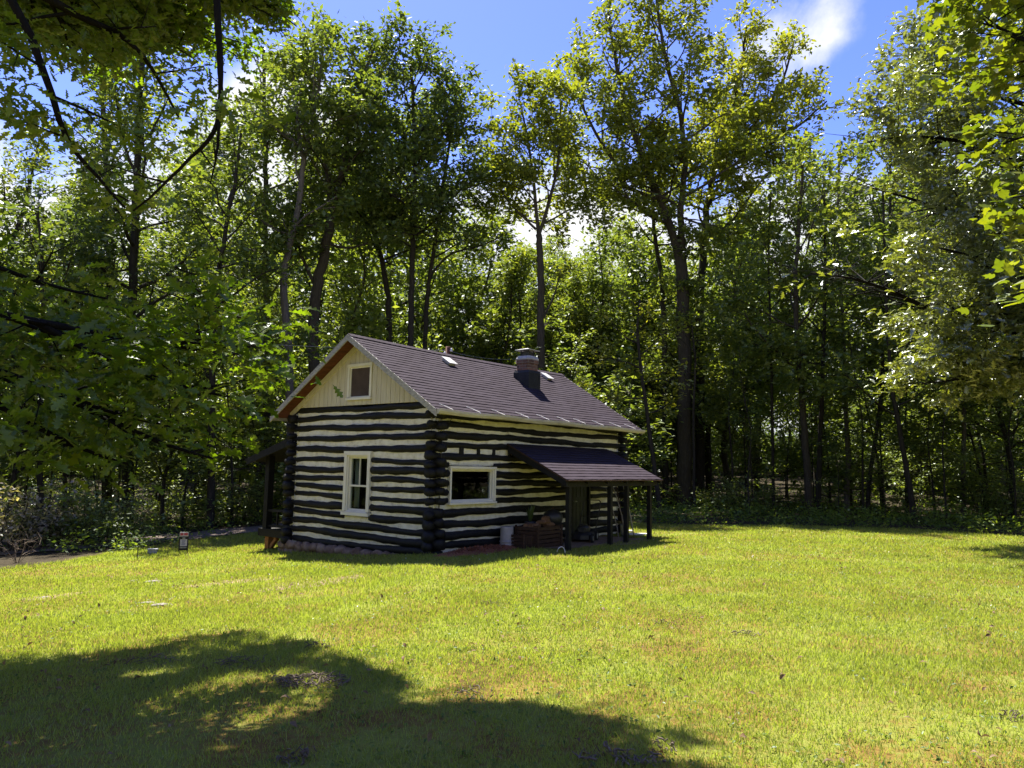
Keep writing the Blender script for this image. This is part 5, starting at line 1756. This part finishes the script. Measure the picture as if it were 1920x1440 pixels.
NR = lambda t0, t1, sp, a, b_, **kw: dict(t0=t0, t1=t1, spacing=sp, ln0=a, ln1=b_, elev=(-15, 30), levels=2, sub=2.1, cs=.20, up=-.02, **kw)
near_tree('oak_tree', 302, (16.2, 19.5, g0), [(16.2, 19.5, g0 - .2), (16.2, 19.5, 4), (16, 19.5, 9), (15.8, 19.5, 15)], [
    ([W3(16.1, 19.5, 5.0), (1920, 600, 19.2), (1850, 610, 19), (1760, 588, 18.8), (1680, 548, 18.6), (1600, 520, 18.4), (1520, 512, 18.3)], .12, .015, NR(.2, .98, .17, 2.0, 1.3)),
    ([W3(16.1, 19.5, 4.0), (1920, 660, 18.6), (1860, 690, 18.2), (1790, 715, 18), (1700, 720, 17.8)], .07, .012, NR(.2, .98, .22, 1.5, 1.0)),
    ([W3(16.1, 19.5, 7.5), (1900, 430, 19.5), (1800, 400, 19.4), (1700, 370, 19.2), (1610, 345, 19)], .10, .014, NR(.2, .98, .25, 2.2, 1.3)),
    ([W3(16.0, 19.5, 9.5), (1880, 290, 19.8), (1790, 260, 19.6), (1690, 255, 19.4), (1610, 270, 19.2)], .09, .014, NR(.2, .98, .25, 2.2, 1.3)),
    ([W3(15.9, 19.5, 11.5), (1880, 190, 20), (1800, 150, 20), (1740, 130, 19.8), (1690, 150, 19.6)], .08, .014, NR(.2, .98, .25, 2.2, 1.3)),
    ([W3(15.8, 19.5, 13), (1880, 90, 20.2), (1830, 60, 20.3), (1780, 75, 20.2)], .07, .014, NR(.2, .98, .3, 2.2, 1.4)),
    ([W3(16.1, 19.5, 6), (1910, 520, 18.8), (1830, 480, 18.4), (1740, 460, 18)], .08, .013, NR(.2, .98, .26, 1.9, 1.1)),
], 'silhouette_bark', 'glossy_oak_leaf', LEAF_OAK, .23, 20, .19, 'spreading oak with glossy leaves overhanging the lawn from the right', None, keep=sun_gap_right)

g0 = float(gz(8.6, 5.6))
NM = lambda t0, t1, sp, a, b_, **kw: dict(t0=t0, t1=t1, spacing=sp, ln0=a, ln1=b_, elev=(-25, 20), levels=1, sub=2.6, cs=.16, up=-.05, **kw)
near_tree('maple_tree', 303, (8.6, 5.6, g0), [(8.6, 5.6, g0 - .2), (8.6, 5.6, 4), (8.5, 5.8, 8), (8.4, 6, 11)], [
    ([W3(8.5, 5.7, 4.4), (2150, 150, 8.4), (1980, 110, 8.6), (1900, 60, 8.8), (1830, 40, 9)], .05, .010, NM(.3, .98, .22, 1.0, .6)),
    ([W3(8.5, 5.7, 4.0), (2200, 260, 7.6), (2010, 240, 7.6), (1930, 250, 7.6), (1880, 270, 7.6)], .04, .009, NM(.3, .98, .24, .8, .4)),
    ([W3(8.5, 5.7, 3.6), (2200, 420, 7.2), (2040, 380, 7.2), (1950, 360, 7.2), (1900, 370, 7.2)], .035, .008, NM(.4, .98, .3, .7, .35)),
    ([W3(8.5, 5.7, 5.4), (2150, -60, 8.6), (1960, -40, 9), (1850, -40, 9.4), (1780, -20, 9.6)], .05, .010, NM(.3, .98, .24, 1.0, .6)),
    ([W3(8.5, 5.7, 3.0), (2200, 560, 6.4), (2030, 550, 6.4), (1950, 545, 6.4)], .025, .007, NM(.5, .98, .5, .4, .25)),
], 'silhouette_bark', 'maple_leaf', LEAF_MAPLE, .145, 12, .15, 'near maple with broad leaves hanging into the top right', None)

# --- trees filling the wood behind, each planted on its own spot
HX = [-400, 0, 100, 180, 250, 700, 845, 880, 1000, 1080, 1400, 1480, 1560, 1650, 1750, 1920, 2400]
HY = [380, 370, 350, 260, 60, 70, 190, 470, 480, 440, 400, 300, 240, 150, 60, 0, 0]


def spx(x, y):                                    # photograph column of a ground point
    v_ = np.array([x, y, 0.0]) - CO
    return 960 + F_PX * (v_ @ CR) / (v_ @ CF)


rs = random.Random(42)
spots = []


def clear(x, y, dmin):
    return all((x - a) ** 2 + (y - b_) ** 2 > dmin * dmin for a, b_ in spots)


DESC = {'tall': ('tall dark forest tree standing deep in the wood', 'tall trees deep in the wood', 'forest_tree', 'trunk', 'crown'),
        'mid': ('leafy mid height tree filling the wood behind the edge trees', 'mid height trees of the wood', 'understory_tree', 'trunk', 'crown'),
        'sap': ('slender sapling with level sprays of leaves in the shaded wood', 'saplings in the shaded wood', 'sapling', 'stem', 'foliage')}


def put(kind, x, y, H=None, **kw):
    lib = {'tall': TALL, 'mid': MID, 'sap': SAP}[kind]
    wood, leaf, h0 = lib[rs.randrange(len(lib))]
    lab, grp, nm, sp, pt_ = DESC[kind]
    spots.append((x, y))
    return plant_tree(nm, (x, y, float(gz(x, y))), wood, leaf, rs.uniform(0, 6.28), (H / h0) if H else rs.uniform(.8, 1.15), pt_, sp, label=lab, cat='tree' if kind != 'sap' else 'sapling', group=grp, **kw)


n_t = n_m = 0
for k in range(4000):
    y = 34 + 44 * rs.random() ** 1.3
    x = rs.uniform(-.85, .85) * (y + 4)
    if not clear(x, y, 3.0 + (y - 34) * .03):
        continue
    px = spx(x, y)
    v_top = np.interp(px, HX, HY) + rs.uniform(0, 90)
    tgt = at(px, v_top, y)[2] - float(gz(x, y))
    if tgt > 13 and y > 42 and n_t < 44:
        put('tall', x, y, min(tgt, 26))
        n_t += 1
    elif n_m < 54 and tgt < 99 and (y > 46 or 480 < px < 1400):
        put('mid', x, y, max(5, min(tgt, 14)))
        n_m += 1
    if n_t >= 44 and n_m >= 54:
        break
for (px, Yd, kd) in ((860, 38, 'mid'), (905, 41, 'mid'), (950, 37, 'mid'), (992, 42, 'mid'), (1040, 38, 'mid'), (1085, 41, 'mid'), (1128, 37.5, 'mid'), (1175, 42, 'mid'), (1218, 38, 'mid'), (1330, 40, 'mid'), (1375, 37, 'mid'), (1420, 41, 'mid')):
    q = at(px, 900, Yd)
    top = at(px, np.interp(px, HX, HY) + rs.uniform(0, 50), Yd)[2]
    put(kd, q[0], q[1], min(15, top - float(gz(q[0], q[1]))))
for k in range(3000):                             # under-storey along the wood's edge
    y = rs.uniform(25, 40)
    x = rs.uniform(-.8, .8) * (y + 2)
    if lawn_mask(x, y) > -1.2 or float(path_dist(np.array(x), np.array(y))) < 2.2 or not clear(x, y, 1.0):
        continue
    if 1205 < spx(x, y) < 1365 and y < 33.5 or 1470 < spx(x, y) < 1560 and y < 29.5:
        continue
    if -9 < x < 5 and y < 27:
        continue
    put('sap', x, y, rs.uniform(3.2, 8.5))
    if sum(1 for a in spots) > n_t + n_m + 17 + 140:
        break
for (x, y, h, kd) in ((-16, 15.5, 10, 'mid'), (-19, 20, 17, 'tall'), (-22, 12, 18, 'tall'), (-15.5, 23.5, 9, 'mid'), (-18.5, 26.5, 15, 'tall'), (20, 24, 16, 'tall'), (22, 17, 18, 'tall'), (19, 28.5, 11, 'mid'), (23, 31, 18, 'tall'), (18, 10, 12, 'mid'), (-12.6, 27.5, 8, 'mid'), (-10, 30, 9, 'mid'), (-24, 27, 16, 'tall'), (18.2, 16.2, 6, 'mid'), (19.6, 18.6, 7, 'mid'), (18.4, 13.2, 6, 'mid')):
    put(kd, x, y, h)
for k, (px, py, v_, s_, lab, nm) in enumerate(((22, 1034, 1, 1.5, 'greyish pink flowering shrub at the far left of the path', 'flowering_shrub'), (85, 1026, 1, 1.2, 'second greyish shrub, right of the pink one, by the black trunk', 'flowering_shrub'), (150, 1022, 0, 1.3, 'broad green shrub left of the path oak trunk', 'green_shrub'), (205, 1020, 0, 1.1, 'green shrub pressed against the foot of the path oak', 'green_shrub'), (330, 985, 0, 1.1, 'green shrub with pale leaf tips behind the notice sign', 'green_shrub'), (440, 985, 0, 1.2, 'low green shrub between the slim dark tree and the porch', 'green_shrub'), (1385, 965, 0, 1.1, 'round green bush right of the big oak trunk', 'green_shrub'), (1860, 975, 0, 1.4, 'pale green shrub at the right end of the lawn edge', 'green_shrub'), (2330, 985, 0, 1.6, 'broad shrub at the right rim of the lawn beyond the frame', 'green_shrub'), (2450, 985, 0, 1.7, 'tall shrub at the right rim of the lawn farther beyond the frame', 'green_shrub'), (1290, 948, 2, 1.2, 'low bush at the foot of the big oak trunk', 'green_shrub'))):
    d = on_ground(px, py)
    wood, leaf, h0 = BUSH[v_]
    plant_tree(nm, d, wood, leaf, k * 1.3, s_, 'foliage', 'stems', label=lab, cat='shrub')
q = on_ground(32, 1056)
T = Tree(777)
for k in range(9):
    a = k * .7
    T.limb((0, 0, -.05), (math.cos(a) * .5, math.sin(a) * .5, 1), .55 + .1 * (k % 3), .006, 0, levels=2, up=.05, sub=2.2, wob=.4)
o = obj('dead_shrub', T.wood_mesh('dead_shrub', 'twig_wood'), label='leafless pale twiggy shrub at the near edge of the path', cat='shrub')
o.location = q

# --- the far wood that closes the view as one mass
FR = np.random.RandomState(31)
n = 46000
ang = FR.uniform(-.85, .85, n)
rad = FR.uniform(62, 86, n)
x, y = rad * np.sin(ang), rad * np.cos(ang)
hh = np.abs(FR.normal(size=n)) * 3.4 * (1 + .45 * np.sin(ang * 31) + .3 * np.sin(ang * 77 + rad * .2))
C = np.stack([x, y, gz(x, y) + np.clip(hh, 0, 13)], -1)
C = np.repeat(C, 4, 0) + FR.normal(size=(n * 4, 3)) * .5
V, F = leaf_cloud(C, .42, LEAF_SIMPLE, FR, .6, .1)
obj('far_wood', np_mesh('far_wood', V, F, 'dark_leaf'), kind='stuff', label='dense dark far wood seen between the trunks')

n = 24000                                         # the wood round the clearing, beside and behind the photographer
ang = FR.uniform(math.radians(44), math.radians(316), n)
rad = FR.uniform(22, 34, n)
x, y = rad * np.sin(ang), rad * np.cos(ang)
hh = FR.rand(n) ** .8 * (7 + 2 * np.sin(ang * 23) + 1.5 * np.sin(ang * 51))
C = np.stack([x, y, gz(x, y) + hh], -1)
C = np.repeat(C, 3, 0) + FR.normal(size=(n * 3, 3)) * .5
V, F = leaf_cloud(C, .45, LEAF_SIMPLE, FR, .6, .1)
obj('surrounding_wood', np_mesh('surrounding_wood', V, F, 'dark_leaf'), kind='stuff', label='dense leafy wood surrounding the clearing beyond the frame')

# --- ground cover
NR_ = np.random.RandomState(9)
FOOT = [c2w(p)[:2] for p in ((-.25, -.2, 0), (L + .2, -.2, 0), (L + .2, W + .2, 0), (-.25, W + .2, 0))]


def to_cabin(x, y):
    dx, dy = x - CC[0], y - CC[1]
    return dx * CE[0] + dy * CE[1], dx * CN[0] + dy * CN[1]


def bands(nmul=1.0):
    out = []
    for (d0, d1, den) in ((2.2, 4.5, 6800), (4.5, 7, 5200), (7, 10, 3300), (10, 14, 1900), (14, 19, 1000), (19, 26, 520)):
        A = .92 * (d1 * d1 - d0 * d0) + 4.4 * (d1 - d0)
        n = int(A * den * nmul)
        d = np.sqrt(NR_.uniform(d0 * d0, d1 * d1, n))
        s_ = NR_.uniform(-1, 1, n)
        out.append(np.stack([(.92 * d + 2.2) * s_, d, np.full(n, (d0 + d1) / 2)], -1))
    return np.concatenate(out)


P = bands()
lmv = lawn_mask(P[:, 0], P[:, 1])
cu, cv = to_cabin(P[:, 0], P[:, 1])
dens = .62 + .5 * lump(P[:, 0] * .9 + 3, P[:, 1] * .9) + .25 * lump(P[:, 0] * 2.7, P[:, 1] * 2.7 + 5)
near_shade = np.clip((8.4 - P[:, 1]) / 4, 0, 1) * np.clip((2.2 - P[:, 0]) / 3, .45, 1)
ok = (lmv + NR_.normal(size=len(P)) * .12 > -.05) & (path_dist(P[:, 0], P[:, 1]) > 1.15 + NR_.rand(len(P)) * .3)
ok &= ~((cu > -.1) & (cu < L + .1) & (cv > -.12) & (cv < W + .1))
ok &= ~((cu > 2.2) & (cu < 6.1) & (cv > -1.25) & (cv < 0))
ok &= ~((cu > .0) & (cu < 2.0) & (cv > -.62) & (cv < 0))
ok &= NR_.rand(len(P)) < np.clip(dens + .30 - .55 * near_shade, .08, 1)
P = P[ok]
n = len(P)
x, y, dist = P[:, 0], P[:, 1], P[:, 1]
wid = .0013 + .00034 * dist
hgt = (.017 + .019 * NR_.rand(n) + .014 * np.clip(lump(x * .7, y * .7 + 2), 0, 1)) * (1 + .03 * dist) * np.where(NR_.rand(n) < .10, 1.7, 1)
az = NR_.rand(n) * 6.283
lean = NR_.uniform(.15, .9, n)
bx, by = np.cos(az), np.sin(az)
la = NR_.rand(n) * 6.283
lx, ly = np.cos(la) * lean, np.sin(la) * lean
z = gz(x, y) - .005
V = np.empty((n, 5, 3), np.float32)
for k, (s_, wv, f_, ll) in enumerate(((-1, 1, 0, 0), (1, 1, 0, 0), (1, .7, .55, .35), (-1, .7, .55, .35), (0, 0, 1, 1))):
    V[:, k, 0] = x + s_ * wv * wid * bx + lx * hgt * ll
    V[:, k, 1] = y + s_ * wv * wid * by + ly * hgt * ll
    V[:, k, 2] = z + hgt * f_
Ft = (np.array([(0, 1, 2), (0, 2, 3), (3, 2, 4)])[None] + (np.arange(n) * 5)[:, None, None]).reshape(-1, 3)
obj('grass', np_mesh('grass', V.reshape(-1, 3), Ft, 'grass_blade'), kind='stuff', label='short sunlit yellow green lawn grass')

# low weeds and clover between the blades, taller growth at the wood's edge
P = bands(.008)
ok = (lawn_mask(P[:, 0], P[:, 1]) > 0)
cu, cv = to_cabin(P[:, 0], P[:, 1])
ok &= ~((cu > -.1) & (cu < L + .1) & (cv > -.7) & (cv < W + .1))
ok &= lump(P[:, 0] * .6 + 9, P[:, 1] * .6) > -.15
P = P[ok]
C = np.stack([P[:, 0], P[:, 1], gz(P[:, 0], P[:, 1]) + .02], -1)
C = np.repeat(C, 4, 0) + NR_.normal(size=(len(C) * 4, 3)) * np.array([.035, .035, .008])
V, F = leaf_cloud(C, .032, LEAF_SIMPLE, NR_, .5, 0)
obj('lawn_weeds', np_mesh('lawn_weeds', V, F, 'weed_leaf'), kind='stuff', label='small broad leaved weeds in the lawn')

n = 17000
y = NR_.uniform(12, 44, n)
x = NR_.uniform(-.80, .80, n) * (y + 2) + np.where(y < 20, 4, 0)
x = np.where((y < 19) & (x < 10), 99, x)
lmv = lawn_mask(x, y)
ok = (lmv < .3) & (NR_.rand(n) < np.clip(.95 + lmv * .09, .30, 1)) & (path_dist(x, y) > 1.3)
cu, cv = to_cabin(x, y)
ok &= ~((cu > -.3) & (cu < L + .3) & (cv > -.3) & (cv < W + 1.7))
x, y, lmv = x[ok], y[ok], lmv[ok]
hh = np.clip(.24 + .45 * NR_.rand(len(x)) + .25 * lump(x * .8, y * .8), .08, .8)
C = np.stack([x, y, gz(x, y)], -1)
rep = 11
C = np.repeat(C, rep, 0)
hr = np.repeat(hh, rep)
C = C + NR_.normal(size=C.shape) * np.array([.16, .16, 0]) + np.stack([np.zeros(len(C)), np.zeros(len(C)), hr * NR_.rand(len(C))], -1)
V, F = leaf_cloud(C, .12, LEAF_SIMPLE, NR_, .5, .1)
obj('undergrowth', np_mesh('undergrowth', V, F, 'weed_leaf'), kind='stuff', label='leafy green undergrowth along the edge of the wood')

n = 2600
d = np.sqrt(NR_.uniform(2.5 ** 2, 15 ** 2, n))
x = d * NR_.uniform(-.9, .9, n)
P = np.stack([x, d, gz(x, d) + .025 + .02 * NR_.rand(n)], -1)
ok = (lawn_mask(x, d) > 0) & ((lump(x * .8 + 2, d * .8) > .05) | (d < 7))
cu, cv = to_cabin(x, d)
ok &= ~((cu > -.2) & (cv > -.7))
P = P[ok][:520]
tv = LEAF_BEECH[0].copy()
tv[:, 2] += .35 * tv[:, 1] ** 2 * 4 + .15 * np.sin(tv[:, 0] * 3)
V, F = leaf_cloud(P, .06, (tv, LEAF_BEECH[1]), NR_, .5, 0)
obj('fallen_leaves', np_mesh('fallen_leaves', V, F, 'dry_leaf'), kind='stuff', label='curled dry fallen leaves scattered over the lawn')

n = 1300  # white specks put in to stand for glints on the grass
d = np.sqrt(NR_.uniform(8 ** 2, 23 ** 2, n))
x = d * NR_.uniform(-.5, .75, n)
ok = (lawn_mask(x, d) > .3) & (lump(x * .5 + 4, d * .5) > .0)
cu, cv = to_cabin(x, d)
ok &= ~((cu > -.2) & (cu < L) & (cv > -.9))
x, d = x[ok], d[ok]
P = np.stack([x, d, gz(x, d) + .045], -1)
V, F = leaf_cloud(P, .024, LEAF_SIMPLE, NR_, .9, 0)
obj('glint_specks', np_mesh('glint_specks', V, F, 'glint_speck'), kind='stuff', label='tiny white painted glint specks dotted over the lawn')

n = 1500                                          # bark chips on the mulch
u = NR_.normal(size=n) * .42 + .85
v_ = -.42 + NR_.normal(size=n) * .13
r_ = np.clip(((u - .95) / 1.15) ** 2 + ((v_ + .42) / .33) ** 2, 0, 1)
P = CC[None] + CE[None] * u[:, None] + CN[None] * v_[:, None]
P[:, 2] = gz(P[:, 0], P[:, 1]) + .075 * (1 - r_) + .02
V, F = leaf_cloud(P, .05, LEAF_SIMPLE, NR_, .5, 0)
obj('mulch_chips', np_mesh('mulch_chips', V, F, 'mulch'), kind='stuff', label='loose red wood chips on the mulch')

print('LEAF FACES', sum(len(m.polygons) for m in bpy.data.meshes))
